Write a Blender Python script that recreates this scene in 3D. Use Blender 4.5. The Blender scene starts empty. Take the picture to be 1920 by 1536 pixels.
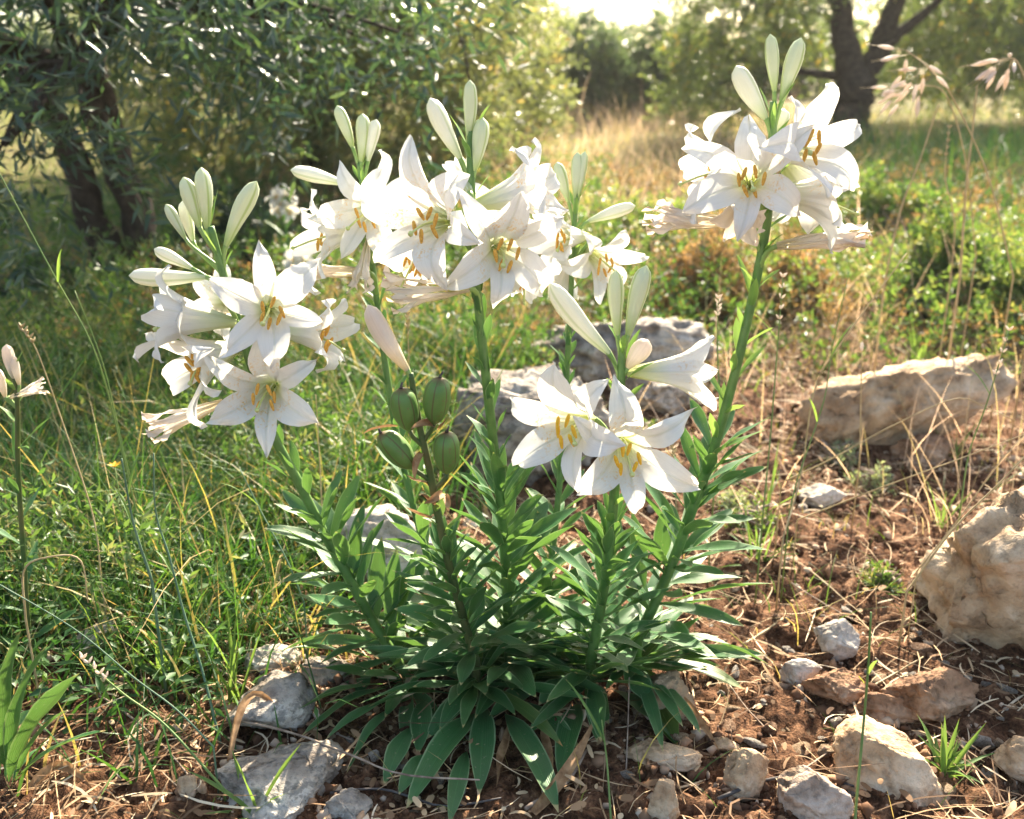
import bpy, math, random
import numpy as np
from mathutils import Vector, Matrix, noise
R = math.radians
SC = bpy.context.scene
COL = SC.collection
rnd = random.Random(7)
nr = np.random.default_rng(11)

# ------------------------------------------------------------------ camera
CAMH, PITCH, FPX = 0.95, R(18.4), 1854.0          # FPX: focal length in pixels of a 1920 px wide frame
cd = bpy.data.cameras.new('camera'); cam = bpy.data.objects.new('camera', cd); COL.objects.link(cam)
cam.location = (0, 0, CAMH); cam.rotation_euler = (R(90) - PITCH, 0, 0)
cd.sensor_fit = 'HORIZONTAL'; cd.sensor_width = 36; cd.lens = FPX / 1920 * 36
cd.clip_start = 0.05; cd.clip_end = 2000
cd.dof.use_dof = True; cd.dof.focus_distance = 1.42; cd.dof.aperture_fstop = 4.0
SC.camera = cam
CR = Vector((1, 0, 0)); CU = Vector((0, math.sin(PITCH), math.cos(PITCH))); CT = Vector((0, -math.cos(PITCH), math.sin(PITCH)))

# ------------------------------------------------------------------ world and sun
SUN_EL, SUN_AZ = R(37), R(20)                     # azimuth from +Y towards +X: behind the lilies, to one side
w = bpy.data.worlds.new('World'); SC.world = w; w.use_nodes = True
nt = w.node_tree; bg = nt.nodes['Background']
sky = nt.nodes.new('ShaderNodeTexSky'); sky.sky_type = 'NISHITA'; sky.sun_disc = False
sky.sun_elevation = SUN_EL; sky.sun_rotation = SUN_AZ; sky.dust_density = 2.5; sky.air_density = 1.0; sky.ozone_density = 0.6
nt.links.new(sky.outputs[0], bg.inputs[0]); bg.inputs[1].default_value = 0.10
sd = bpy.data.lights.new('sun', 'SUN'); so = bpy.data.objects.new('sun', sd); COL.objects.link(so)
sd.energy = 5.0; sd.angle = R(0.6); sd.color = (1.0, 0.90, 0.76)
sv = Vector((math.sin(SUN_AZ) * math.cos(SUN_EL), math.cos(SUN_AZ) * math.cos(SUN_EL), math.sin(SUN_EL)))
so.rotation_euler = sv.to_track_quat('Z', 'Y').to_euler(); so.location = (0, 0, 12)
SC.view_settings.view_transform = 'Standard'; SC.view_settings.look = 'None'
SC.view_settings.gamma = 1; SC.view_settings.use_curve_mapping = False
SC.view_settings.exposure = 2.1
SC.view_settings.use_white_balance = True; SC.view_settings.white_balance_temperature = 6850; SC.view_settings.white_balance_tint = 8
SC.cycles.max_bounces = 8; SC.cycles.transmission_bounces = 6; SC.cycles.diffuse_bounces = 4; SC.cycles.transparent_max_bounces = 6
HAZE = 0.0012
SC.cycles.use_denoising = True; SC.cycles.sample_clamp_indirect = 6

# ------------------------------------------------------------------ ground height and pixel rays
def gz(x, y):
    x = np.asarray(x, float); y = np.asarray(y, float)
    s = y - 3.0
    sp = np.log1p(np.exp(np.clip(s * 1.6, -40, 40))) / 1.6
    far = np.maximum(0, y - 15)
    z = 0.058 * (sp - far)
    z = z + 0.012 * np.sin(x * 3.1 + 0.5) * np.cos(y * 2.3) + 0.008 * np.sin(x * 7.3 + y * 5.1)
    return z
def fine(x, y):
    """small lumps of the soil, present only near the clump"""
    x = np.atleast_1d(np.asarray(x, float)); y = np.atleast_1d(np.asarray(y, float)); o = np.zeros(len(x))
    for i in range(len(x)):
        if abs(x[i]) < 2.5 and .9 < y[i] < 5:
            p = Vector((x[i], y[i], 0)); o[i] = .022 * noise.noise(p * 9) + .020 * noise.noise(p * 26) + .014 * noise.noise(p * 52)
    return o
def ray(px, py):
    return (CR * ((px - 960) / FPX) - CU * ((py - 768) / FPX) - CT).normalized()
def at(px, py, Y):
    d = ray(px, py); return Vector((0, 0, CAMH)) + d * (Y / d.y)
def ground(px, py):
    d = ray(px, py); o = Vector((0, 0, CAMH)); t = 0.6
    for _ in range(900):
        p = o + d * t
        if p.z <= float(gz(p.x, p.y)): return p
        t *= 1.004
    return p

# ------------------------------------------------------------------ materials
def mat(name):
    m = bpy.data.materials.new(name); m.use_nodes = True
    n = m.node_tree.nodes; n.clear(); return m, n, m.node_tree.links
def N(n, t, **k):
    x = n.new(t)
    for a, b in k.items():
        if a.startswith('i_'): x.inputs[a[2:].replace('_', ' ')].default_value = b
        else: setattr(x, a, b)
    return x
def ramp(n, stops, interp='LINEAR'):
    r = n.new('ShaderNodeValToRGB'); r.color_ramp.interpolation = interp; e = r.color_ramp.elements
    while len(e) < len(stops): e.new(0.5)
    for q, (p, c) in zip(e, stops):
        q.position = p; q.color = (c[0], c[1], c[2], 1) if not isinstance(c, (int, float)) else (c, c, c, 1)
    return r
def mixc(n, l, a, b, f, mode='MIX'):
    m = n.new('ShaderNodeMix'); m.data_type = 'RGBA'; m.blend_type = mode
    for sock, v in ((m.inputs[0], f), (m.inputs[6], a), (m.inputs[7], b)):
        if hasattr(v, 'is_output'): l.new(v, sock)
        elif isinstance(v, (int, float)): sock.default_value = v
        else: sock.default_value = (v[0], v[1], v[2], 1)
    return m.outputs[2]
def surf(n, l, color, rough=0.6, spec=0.5, trans=0.0, tcol=None, normal=None):
    out = n.new('ShaderNodeOutputMaterial'); p = n.new('ShaderNodeBsdfPrincipled')
    def put(s, v):
        if hasattr(v, 'is_output'): l.new(v, s)
        elif isinstance(v, (int, float)): s.default_value = v
        else: s.default_value = (v[0], v[1], v[2], 1)
    put(p.inputs['Base Color'], color); put(p.inputs['Roughness'], rough); p.inputs['Specular IOR Level'].default_value = spec
    if normal is not None: l.new(normal, p.inputs['Normal'])
    if trans > 0:
        t = n.new('ShaderNodeBsdfTranslucent'); put(t.inputs[0], tcol if tcol is not None else color)
        if normal is not None: l.new(normal, t.inputs['Normal'])
        m = n.new('ShaderNodeMixShader'); m.inputs[0].default_value = trans
        l.new(p.outputs[0], m.inputs[1]); l.new(t.outputs[0], m.inputs[2]); l.new(m.outputs[0], out.inputs[0])
    else: l.new(p.outputs[0], out.inputs[0])
    return p
def bump(n, l, h, strength=0.3, dist=0.01):
    b = n.new('ShaderNodeBump'); b.inputs['Strength'].default_value = strength; b.inputs['Distance'].default_value = dist
    l.new(h, b.inputs['Height']); return b.outputs[0]
def obj_noise(n, l, scale, detail=4, rough=0.55, coord='Object', sc=None):
    tc = n.new('ShaderNodeTexCoord'); t = n.new('ShaderNodeTexNoise')
    t.inputs['Scale'].default_value = scale; t.inputs['Detail'].default_value = detail; t.inputs['Roughness'].default_value = rough
    if sc:
        mp = n.new('ShaderNodeMapping'); mp.inputs['Scale'].default_value = sc; l.new(tc.outputs[coord], mp.inputs[0]); l.new(mp.outputs[0], t.inputs[0])
    else: l.new(tc.outputs[coord], t.inputs[0])
    return t.outputs[0]
def uvsep(n, l):
    tc = n.new('ShaderNodeTexCoord'); s = n.new('ShaderNodeSeparateXYZ'); l.new(tc.outputs['UV'], s.inputs[0]); return s.outputs[0], s.outputs[1]
def math_(n, l, op, a, b=None):
    m = n.new('ShaderNodeMath'); m.operation = op
    for s, v in ((m.inputs[0], a), (m.inputs[1], b)):
        if v is None: continue
        if hasattr(v, 'is_output'): l.new(v, s)
        else: s.default_value = v
    return m.outputs[0]

def leaf_mat(name, c0, c1, edge=None, trans=0.3, tcol=None, rough=0.42, dead=None, specks=False):
    m, n, l = mat(name); u, v = uvsep(n, l)
    oi = n.new('ShaderNodeObjectInfo')
    col = mixc(n, l, c0, c1, oi.outputs['Random'])
    nz = obj_noise(n, l, 30, 3)
    col = mixc(n, l, col, tuple(x * 1.7 for x in c1), math_(n, l, 'MULTIPLY', nz, 0.45))
    d = math_(n, l, 'MULTIPLY', math_(n, l, 'ABSOLUTE', math_(n, l, 'SUBTRACT', u, 0.5)), 2.0)
    wv = math_(n, l, 'SINE', math_(n, l, 'MULTIPLY', u, 75.0))
    mid = ramp(n, [(0.0, 1.0), (0.05, 0.0)]); l.new(d, mid.inputs[0])
    col = mixc(n, l, col, tuple(x * 2.2 for x in c1), math_(n, l, 'MULTIPLY', mid.outputs[0], 0.5))
    if edge:
        er = ramp(n, [(0.84, 0.0), (0.99, 1.0)]); l.new(d, er.inputs[0]); col = mixc(n, l, col, edge, math_(n, l, 'MULTIPLY', er.outputs[0], math_(n, l, 'ADD', nz, 0.1)))
    if dead:
        add = math_(n, l, 'ADD', v, math_(n, l, 'MULTIPLY', nz, 0.12))
        er = ramp(n, [(0.985, 0.0), (1.05, 1.0)]); l.new(math_(n, l, 'MULTIPLY', add, 0.98), er.inputs[0]); col = mixc(n, l, col, dead, er.outputs[0])
    if specks:
        sp = ramp(n, [(0.68, 0.0), (0.74, 1.0)]); l.new(obj_noise(n, l, 210, 2, .5), sp.inputs[0]); col = mixc(n, l, col, (0.30, 0.27, 0.17), math_(n, l, 'MULTIPLY', sp.outputs[0], .55))
        du = ramp(n, [(0.45, 0.0), (0.75, 1.0)]); l.new(obj_noise(n, l, 12, 5, .7), du.inputs[0]); col = mixc(n, l, col, (0.13, 0.17, 0.085), math_(n, l, 'MULTIPLY', du.outputs[0], .40))
    hgt = math_(n, l, 'ADD', math_(n, l, 'MULTIPLY', wv, 0.25), nz)
    nm = bump(n, l, hgt, 0.25, 0.002)
    tc = mixc(n, l, col, tcol or (0.25, 0.45, 0.06), 0.6)
    surf(n, l, col, rough, 0.38, trans, tc, nm); return m

def tint_mat(name, cols, trans=0.35, tmul=(1.6, 1.5, 0.8), rough=0.5, spec=0.4):
    """colour per blade from the mesh attribute tint (0..1) with a little noise"""
    m, n, l = mat(name)
    a = n.new('ShaderNodeAttribute'); a.attribute_name = 'tint'
    r = ramp(n, cols); l.new(a.outputs['Fac'], r.inputs[0])
    nz = obj_noise(n, l, 9, 3); col = mixc(n, l, r.outputs[0], (0.5, 0.5, 0.5), 0.0)
    hv = n.new('ShaderNodeHueSaturation'); l.new(col, hv.inputs['Color']); l.new(math_(n, l, 'ADD', math_(n, l, 'MULTIPLY', nz, 0.9), 0.55), hv.inputs['Value'])
    tc = mixc(n, l, hv.outputs[0], tmul, 1.0, 'MULTIPLY')
    surf(n, l, hv.outputs[0], rough, spec, trans, tc); return m

def petal_mat(name, c, throat=(0.62, 0.68, 0.25), wilt=0.0, pollen=1.0):
    m, n, l = mat(name); u, v = uvsep(n, l)
    oi = n.new('ShaderNodeObjectInfo')
    t = ramp(n, [(0.04, 1.0), (0.40, 0.0)]); l.new(v, t.inputs[0])
    col = mixc(n, l, c, throat, math_(n, l, 'MULTIPLY', t.outputs[0], 0.85))
    # midrib groove, faint green
    d = math_(n, l, 'ABSOLUTE', math_(n, l, 'SUBTRACT', u, 0.5))
    mr = ramp(n, [(0.0, 1.0), (0.035, 0.0)]); l.new(d, mr.inputs[0])
    col = mixc(n, l, col, (0.70, 0.74, 0.50), math_(n, l, 'MULTIPLY', mr.outputs[0], 0.28))
    nz = obj_noise(n, l, 260, 3, 0.6)
    nb = obj_noise(n, l, 60, 2, 0.5)
    if pollen:
        band = ramp(n, [(0.36, 0.0), (0.48, 1.0), (0.58, 0.8), (0.70, 0.0)]); l.new(v, band.inputs[0])
        sp = ramp(n, [(0.50, 0.0), (0.60, 1.0)]); l.new(nz, sp.inputs[0])
        bb = ramp(n, [(0.42, 0.0), (0.62, 1.0)]); l.new(nb, bb.inputs[0])
        orr = ramp(n, [(0.40, 0.0), (0.65, 1.0)]); l.new(oi.outputs['Random'], orr.inputs[0])
        f = math_(n, l, 'MULTIPLY', math_(n, l, 'MULTIPLY', band.outputs[0], sp.outputs[0]), math_(n, l, 'MULTIPLY', bb.outputs[0], orr.outputs[0]))
        col = mixc(n, l, col, (0.75, 0.45, 0.06), math_(n, l, 'MULTIPLY', f, 0.75))
    if wilt:
        wr = ramp(n, [(0.5, 0.0), (0.95, 1.0)]); l.new(v, wr.inputs[0])
        col = mixc(n, l, col, (0.62, 0.40, 0.24), math_(n, l, 'MULTIPLY', wr.outputs[0], wilt))
        col = mixc(n, l, col, (0.70, 0.50, 0.34), math_(n, l, 'MULTIPLY', nb, wilt * 0.7))
    vn = obj_noise(n, l, 1.0, 3, .6, 'UV', (34, 1.6, 1)); vr = ramp(n, [(.38, .72), (.58, 1.0)]); l.new(vn, vr.inputs[0])
    col = mixc(n, l, col, vr.outputs[0], .24, 'MULTIPLY')
    wv = math_(n, l, 'MULTIPLY', vn, 4.0)
    h = math_(n, l, 'ADD', math_(n, l, 'MULTIPLY', wv, 0.10), math_(n, l, 'SUBTRACT', math_(n, l, 'MULTIPLY', nb, 0.8), math_(n, l, 'MULTIPLY', mr.outputs[0], 1.2)))
    nm = bump(n, l, h, 0.30, 0.002)
    surf(n, l, col, 0.42, 0.35, 0.40, mixc(n, l, col, (1.0, 0.96, 0.86), 1.0, 'MULTIPLY'), nm); return m

def rock_mat(name, a, b, c, pit=0.5, lich=0.0):
    m, n, l = mat(name)
    n1 = obj_noise(n, l, 7, 6, 0.62); n2 = obj_noise(n, l, 26, 6, 0.65); n3 = obj_noise(n, l, 90, 4, 0.6)
    n4 = obj_noise(n, l, 11, 5, 0.6, sc=(1, 1, 3.2))
    r1 = ramp(n, [(0.36, a), (0.5, b), (0.64, c)]); l.new(n1, r1.inputs[0])
    r2 = ramp(n, [(0.30, (0.35, 0.33, 0.31)), (0.47, (1, 1, 1)), (0.7, (1.18, 1.16, 1.12))]); l.new(n2, r2.inputs[0])
    col = mixc(n, l, r1.outputs[0], r2.outputs[0], 0.75, 'MULTIPLY')
    r3 = ramp(n, [(0.34, 0.35), (0.46, 1.0)]); l.new(n3, r3.inputs[0])
    col = mixc(n, l, col, r3.outputs[0], pit, 'MULTIPLY')
    if lich:
        r4 = ramp(n, [(0.55, 0.0), (0.60, 1.0)]); l.new(obj_noise(n, l, 17, 5, 0.7), r4.inputs[0])
        col = mixc(n, l, col, (0.05, 0.05, 0.045), math_(n, l, 'MULTIPLY', r4.outputs[0], lich))
    vo = n.new('ShaderNodeTexVoronoi'); vo.feature = 'DISTANCE_TO_EDGE'; vo.inputs['Scale'].default_value = 9; tc = n.new('ShaderNodeTexCoord')
    wr = n.new('ShaderNodeVectorMath'); wr.operation = 'MULTIPLY_ADD'; nc = n.new('ShaderNodeTexNoise'); nc.inputs['Scale'].default_value = 9; nc.inputs['Detail'].default_value = 4; l.new(tc.outputs['Object'], nc.inputs[0])
    l.new(nc.outputs['Color'], wr.inputs[0]); wr.inputs[1].default_value = (.16, .16, .16); l.new(tc.outputs['Object'], wr.inputs[2]); l.new(wr.outputs[0], vo.inputs['Vector'])
    cr = ramp(n, [(0.0, 0.0), (0.022, 1.0)]); l.new(vo.outputs['Distance'], cr.inputs[0])
    msk = ramp(n, [(0.36, 0.0), (0.46, 1.0)]); l.new(n1, msk.inputs[0])
    ck = math_(n, l, 'MAXIMUM', cr.outputs[0], msk.outputs[0])
    col = mixc(n, l, col, mixc(n, l, (0.30, 0.24, 0.19), (1, 1, 1), ck), .45, 'MULTIPLY')
    h = math_(n, l, 'ADD', math_(n, l, 'ADD', math_(n, l, 'MULTIPLY', n2, 0.9), math_(n, l, 'MULTIPLY', n3, 0.45)), math_(n, l, 'MULTIPLY', ck, 0.5))
    surf(n, l, col, 0.85, 0.25, normal=bump(n, l, h, 1.0, 0.012)); return m

def plain_mat(name, c, c2=None, rough=0.6, trans=0.0, scale=40, bs=0.2, spec=0.4):
    m, n, l = mat(name); nz = obj_noise(n, l, scale, 4)
    r = ramp(n, [(0.35, c), (0.65, c2 or tuple(x * 1.4 for x in c))]); l.new(nz, r.inputs[0])
    surf(n, l, r.outputs[0], rough, spec, trans, r.outputs[0], bump(n, l, nz, bs, 0.003)); return m

M = {}
M['lily_leaf'] = leaf_mat('lily_leaf', (0.024, 0.092, 0.032), (0.044, 0.135, 0.040), edge=(0.44, 0.54, 0.28), trans=0.24, tcol=(0.24, 0.44, 0.06), rough=0.44, dead=(0.42, 0.34, 0.15), specks=True)
M['lily_leaf_old'] = leaf_mat('lily_leaf_old', (0.05, 0.11, 0.03), (0.10, 0.14, 0.03), edge=(0.35, 0.30, 0.12), trans=0.3, dead=(0.40, 0.20, 0.06))
M['bract'] = leaf_mat('bract', (0.06, 0.17, 0.04), (0.11, 0.23, 0.05), edge=(0.40, 0.45, 0.2), trans=0.35, tcol=(0.40, 0.55, 0.10))
M['dry_leaf'] = plain_mat('dry_leaf', (0.22, 0.11, 0.045), (0.50, 0.30, 0.15), 0.7, 0.25, 60)
M['stem'] = plain_mat('lily_stem', (0.075, 0.16, 0.038), (0.13, 0.23, 0.06), 0.45, 0.0, 45)
M['stem_dark'] = plain_mat('lily_stem_dark', (0.05, 0.10, 0.025), (0.12, 0.12, 0.04), 0.5, 0.0, 30)
M['pedicel'] = plain_mat('pedicel', (0.20, 0.33, 0.08), (0.30, 0.42, 0.13), 0.45, 0.1, 50)
M['petal'] = petal_mat('petal', (0.77, 0.77, 0.755))
M['petal_wilt'] = petal_mat('petal_wilt', (0.84, 0.79, 0.72), throat=(0.66, 0.58, 0.36), wilt=0.22, pollen=0)
M['anther'] = plain_mat('anther', (0.55, 0.27, 0.04), (0.78, 0.44, 0.08), 0.8, 0.0, 300)
M['anther_yellow'] = plain_mat('anther_yellow', (0.75, 0.40, 0.02), (0.85, 0.52, 0.05), 0.8, 0.0, 300)
M['filament'] = plain_mat('filament', (0.70, 0.75, 0.48), (0.78, 0.80, 0.58), 0.5, 0.2, 60)
M['style'] = plain_mat('style', (0.50, 0.58, 0.18), (0.62, 0.66, 0.28), 0.4, 0.1, 60)
def bud_mat(name, green):
    m, n, l = mat(name); u, v = uvsep(n, l)
    st = math_(n, l, 'SINE', math_(n, l, 'MULTIPLY', u, 2 * math.pi * 3))
    sr = ramp(n, [(0.80, 0.0), (0.99, 1.0)]); l.new(st, sr.inputs[0])
    vr = ramp(n, [(0.02, 1.0), (0.38, 0.12), (0.85, 0.12), (1.0, 0.35)]); l.new(v, vr.inputs[0])
    f = math_(n, l, 'ADD', math_(n, l, 'MULTIPLY', vr.outputs[0], 0.7), green * 0.5)
    col = mixc(n, l, (0.82, 0.82, 0.76), (0.46, 0.56, 0.24), f)
    col = mixc(n, l, col, (0.36, 0.46, 0.16), math_(n, l, 'MULTIPLY', sr.outputs[0], 0.45 + 0.45 * green))
    nz = obj_noise(n, l, 70, 3)
    wv = math_(n, l, 'SINE', math_(n, l, 'MULTIPLY', u, 150.0))
    surf(n, l, col, 0.45, 0.35, 0.28, mixc(n, l, col, (1, 0.95, 0.78), 1.0, 'MULTIPLY'), bump(n, l, math_(n, l, 'ADD', nz, math_(n, l, 'MULTIPLY', wv, 0.2)), 0.2, 0.002)); return m
M['bud'] = bud_mat('bud_white', 0.0)
M['bud_green'] = bud_mat('bud_green', 0.75)
def pod_mat():
    m, n, l = mat('seed_pod'); u, v = uvsep(n, l)
    st = math_(n, l, 'COSINE', math_(n, l, 'MULTIPLY', u, 2 * math.pi * 6))
    sr = ramp(n, [(0.0, 1.0), (0.12, 0.0)]); l.new(math_(n, l, 'ADD', st, 1.0), sr.inputs[0])
    nz = obj_noise(n, l, 40, 4)
    col = mixc(n, l, (0.06, 0.15, 0.03), (0.15, 0.26, 0.06), nz)
    col = mixc(n, l, col, (0.10, 0.055, 0.025), math_(n, l, 'MULTIPLY', sr.outputs[0], 0.8))
    bl = ramp(n, [(0.60, 0.0), (0.70, 1.0)]); l.new(obj_noise(n, l, 120, 3, .6), bl.inputs[0]); col = mixc(n, l, col, (0.16, 0.12, 0.05), math_(n, l, 'MULTIPLY', bl.outputs[0], .6))
    tr = ramp(n, [(0.90, 0.0), (1.0, 1.0)]); l.new(v, tr.inputs[0]); col = mixc(n, l, col, (0.12, 0.06, 0.03), tr.outputs[0])
    surf(n, l, col, 0.5, 0.4, normal=bump(n, l, nz, 0.3, 0.003)); return m
M['pod'] = pod_mat()
M['rock_grey'] = rock_mat('rock_grey', (0.17, 0.135, 0.105), (0.34, 0.295, 0.245), (0.54, 0.49, 0.42), 0.6, 0.55)
M['rock_pale'] = rock_mat('rock_pale', (0.30, 0.25, 0.20), (0.50, 0.44, 0.37), (0.68, 0.62, 0.54), 0.5, 0.25)
M['rock_tan'] = rock_mat('rock_tan', (0.31, 0.19, 0.105), (0.48, 0.335, 0.205), (0.64, 0.50, 0.355), 0.35, 0.1)
M['rock_stain'] = rock_mat('rock_stain', (0.24, 0.15, 0.09), (0.42, 0.33, 0.26), (0.58, 0.50, 0.43), 0.45, 0.2)
M['rock_red'] = rock_mat('rock_red', (0.17, 0.085, 0.045), (0.30, 0.17, 0.095), (0.46, 0.31, 0.20), 0.45, 0.15)
M['bark'] = plain_mat('bark', (0.025, 0.018, 0.013), (0.07, 0.052, 0.038), 0.9, 0.0, 22, 0.8, 0.2)
M['twig'] = plain_mat('dry_twig', (0.16, 0.11, 0.08), (0.36, 0.28, 0.21), 0.8, 0.0, 60, 0.4, 0.2)
M['twig_dark'] = plain_mat('dark_twig', (0.05, 0.045, 0.045), (0.13, 0.115, 0.105), 0.8, 0.0, 60, 0.4, 0.2)
M['straw'] = plain_mat('straw', (0.40, 0.30, 0.15), (0.58, 0.46, 0.26), 0.6, 0.2, 40)
M['stalk_green'] = plain_mat('stalk_green', (0.11, 0.20, 0.05), (0.22, 0.30, 0.08), 0.5, 0.15, 12)
M['stalk_blue'] = plain_mat('stalk_blue', (0.07, 0.15, 0.085), (0.16, 0.25, 0.15), 0.5, 0.15, 12)
M['spikelet'] = plain_mat('spikelet', (0.72, 0.60, 0.50), (0.86, 0.78, 0.68), 0.6, 0.5, 60)
M['grass_leaf'] = leaf_mat('grass_leaf', (0.05, 0.13, 0.03), (0.10, 0.19, 0.04), trans=0.4, tcol=(0.35, 0.5, 0.07), dead=(0.45, 0.26, 0.08))
M['yellow'] = plain_mat('yellow_petal', (0.70, 0.38, 0.02), (0.80, 0.50, 0.04), 0.6, 0.3, 60)
GREENS = [(0.0, (0.026, 0.085, 0.022)), (0.45, (0.060, 0.145, 0.028)), (0.68, (0.14, 0.22, 0.045)), (0.80, (0.34, 0.28, 0.10)), (1.0, (0.46, 0.33, 0.17))]
M['grass'] = tint_mat('grass', GREENS, 0.38)
M['meadow'] = tint_mat('meadow', [(0.0, (0.06, 0.12, 0.03)), (0.5, (0.15, 0.21, 0.05)), (0.7, (0.30, 0.28, 0.10)), (1.0, (0.52, 0.40, 0.26))], 0.42)
M['drygrass'] = tint_mat('drygrass', [(0.0, (0.36, 0.32, 0.14)), (0.5, (0.58, 0.44, 0.31)), (1.0, (0.74, 0.59, 0.49))], 0.5, (1.3, 1.15, 0.95))
M['litter'] = tint_mat('litter', [(0.0, (0.13, 0.075, 0.042)), (0.35, (0.32, 0.19, 0.10)), (0.7, (0.54, 0.39, 0.23)), (1.0, (0.70, 0.58, 0.41))], 0.12, (1, 1, 1), 0.75, 0.2)
M['clod'] = tint_mat('clod', [(0.0, (0.07, 0.035, 0.02)), (0.5, (0.16, 0.085, 0.048)), (0.8, (0.36, 0.22, 0.13)), (1.0, (0.55, 0.45, 0.34))], 0.0, (1, 1, 1), 0.9, 0.15)
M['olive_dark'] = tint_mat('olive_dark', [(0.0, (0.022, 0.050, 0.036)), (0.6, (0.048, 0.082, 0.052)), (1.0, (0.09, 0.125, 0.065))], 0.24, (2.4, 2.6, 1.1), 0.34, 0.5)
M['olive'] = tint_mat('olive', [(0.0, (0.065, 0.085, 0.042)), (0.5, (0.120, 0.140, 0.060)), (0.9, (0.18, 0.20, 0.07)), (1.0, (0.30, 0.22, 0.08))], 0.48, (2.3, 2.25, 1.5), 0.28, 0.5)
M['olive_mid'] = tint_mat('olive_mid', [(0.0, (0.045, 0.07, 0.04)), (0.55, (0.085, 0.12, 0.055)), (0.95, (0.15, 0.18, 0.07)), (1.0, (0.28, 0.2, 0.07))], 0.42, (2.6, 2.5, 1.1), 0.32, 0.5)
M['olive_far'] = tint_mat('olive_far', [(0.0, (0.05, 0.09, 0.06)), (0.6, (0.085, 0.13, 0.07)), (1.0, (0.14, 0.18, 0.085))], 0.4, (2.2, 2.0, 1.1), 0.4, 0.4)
M['herb'] = tint_mat('herb', [(0.0, (0.05, 0.11, 0.028)), (0.55, (0.11, 0.18, 0.05)), (1.0, (0.25, 0.26, 0.10))], 0.42, (1.7, 1.6, 0.8), 0.45)
M['weed'] = tint_mat('weed', [(0.0, (0.035, 0.085, 0.025)), (0.6, (0.085, 0.155, 0.04)), (0.85, (0.13, 0.19, 0.06)), (1.0, (0.24, 0.24, 0.11))], 0.36, (1.7, 1.7, 0.9), 0.45)
M['brush'] = tint_mat('brush', [(0.0, (0.08, 0.06, 0.03)), (0.5, (0.20, 0.15, 0.065)), (1.0, (0.46, 0.30, 0.16))], 0.38, (1.6, 1.3, 0.8), 0.6)
M['sage'] = tint_mat('sage', [(0.0, (0.20, 0.26, 0.13)), (1.0, (0.42, 0.46, 0.28))], 0.35, (1.2, 1.2, 0.7), 0.6)

def ground_mat():
    m, n, l = mat('soil')
    a = obj_noise(n, l, 2.2, 5); b = obj_noise(n, l, 34, 6, 0.66); c = obj_noise(n, l, 160, 4, 0.65)
    r = ramp(n, [(0.34, (0.028, 0.015, 0.009)), (0.49, (0.12, 0.060, 0.033)), (0.64, (0.27, 0.15, 0.085)), (0.80, (0.38, 0.27, 0.17))]); l.new(b, r.inputs[0])  # near-black low stop paints shadow into the crevices of the soil
    r2 = ramp(n, [(0.35, (0.45, 0.45, 0.45)), (0.6, (1.25, 1.2, 1.15))]); l.new(c, r2.inputs[0])
    col = mixc(n, l, r.outputs[0], r2.outputs[0], 0.8, 'MULTIPLY')
    # old straw and turf take over away from the bare patch
    tc = n.new('ShaderNodeTexCoord'); s = n.new('ShaderNodeSeparateXYZ'); l.new(tc.outputs['Object'], s.inputs[0])
    fr = ramp(n, [(0.0, 0.0), (1.0, 1.0)]); l.new(math_(n, l, 'MULTIPLY', math_(n, l, 'SUBTRACT', s.outputs[1], 3.0), 0.4), fr.inputs[0])
    tr = ramp(n, [(0.35, (0.07, 0.085, 0.025)), (0.55, (0.17, 0.16, 0.055)), (0.7, (0.36, 0.27, 0.14))]); l.new(b, tr.inputs[0])
    col = mixc(n, l, col, tr.outputs[0], math_(n, l, 'MULTIPLY', fr.outputs[0], math_(n, l, 'ADD', a, 0.25)))
    h = math_(n, l, 'ADD', b, math_(n, l, 'MULTIPLY', c, 0.5))
    surf(n, l, col, 0.95, 0.1, normal=bump(n, l, h, 0.9, 0.02)); return m
M['soil'] = ground_mat()

# ------------------------------------------------------------------ mesh helpers
ORG = {}
def tag(o, label, cat, group=None, kind=None):
    o['label'] = label; o['category'] = cat
    if group: o['group'] = group
    if kind: o['kind'] = kind
    return o
def empty(name, loc):
    o = bpy.data.objects.new(name, None); COL.objects.link(o); o.location = loc; o.empty_display_size = 0.05
    ORG[o.name] = Vector(loc); return o
def mk(name, geo, m, parent=None, smooth=True, org=None):
    V, F, U = geo
    o0 = ORG[parent.name] if parent else Vector(org or (0, 0, 0))
    me = bpy.data.meshes.new(name)
    me.from_pydata([(v[0] - o0.x, v[1] - o0.y, v[2] - o0.z) for v in V], [], F)
    if U is not None:
        uv = me.uv_layers.new(name='UVMap'); li = np.zeros(len(me.loops), np.int32); me.loops.foreach_get('vertex_index', li)
        uv.data.foreach_set('uv', np.asarray(U, np.float32)[li].ravel())
    if smooth: me.polygons.foreach_set('use_smooth', [True] * len(me.polygons))
    me.materials.append(M[m] if isinstance(m, str) else m)
    o = bpy.data.objects.new(name, me); COL.objects.link(o)
    if parent: o.parent = parent; ORG[o.name] = o0
    else: o.location = o0; ORG[o.name] = o0
    return o
def join(*gs):
    V, F, U = [], [], []
    for g in gs:
        k = len(V); V += list(g[0]); F += [tuple(i + k for i in f) for f in g[1]]; U += list(g[2])
    return V, F, U
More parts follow.
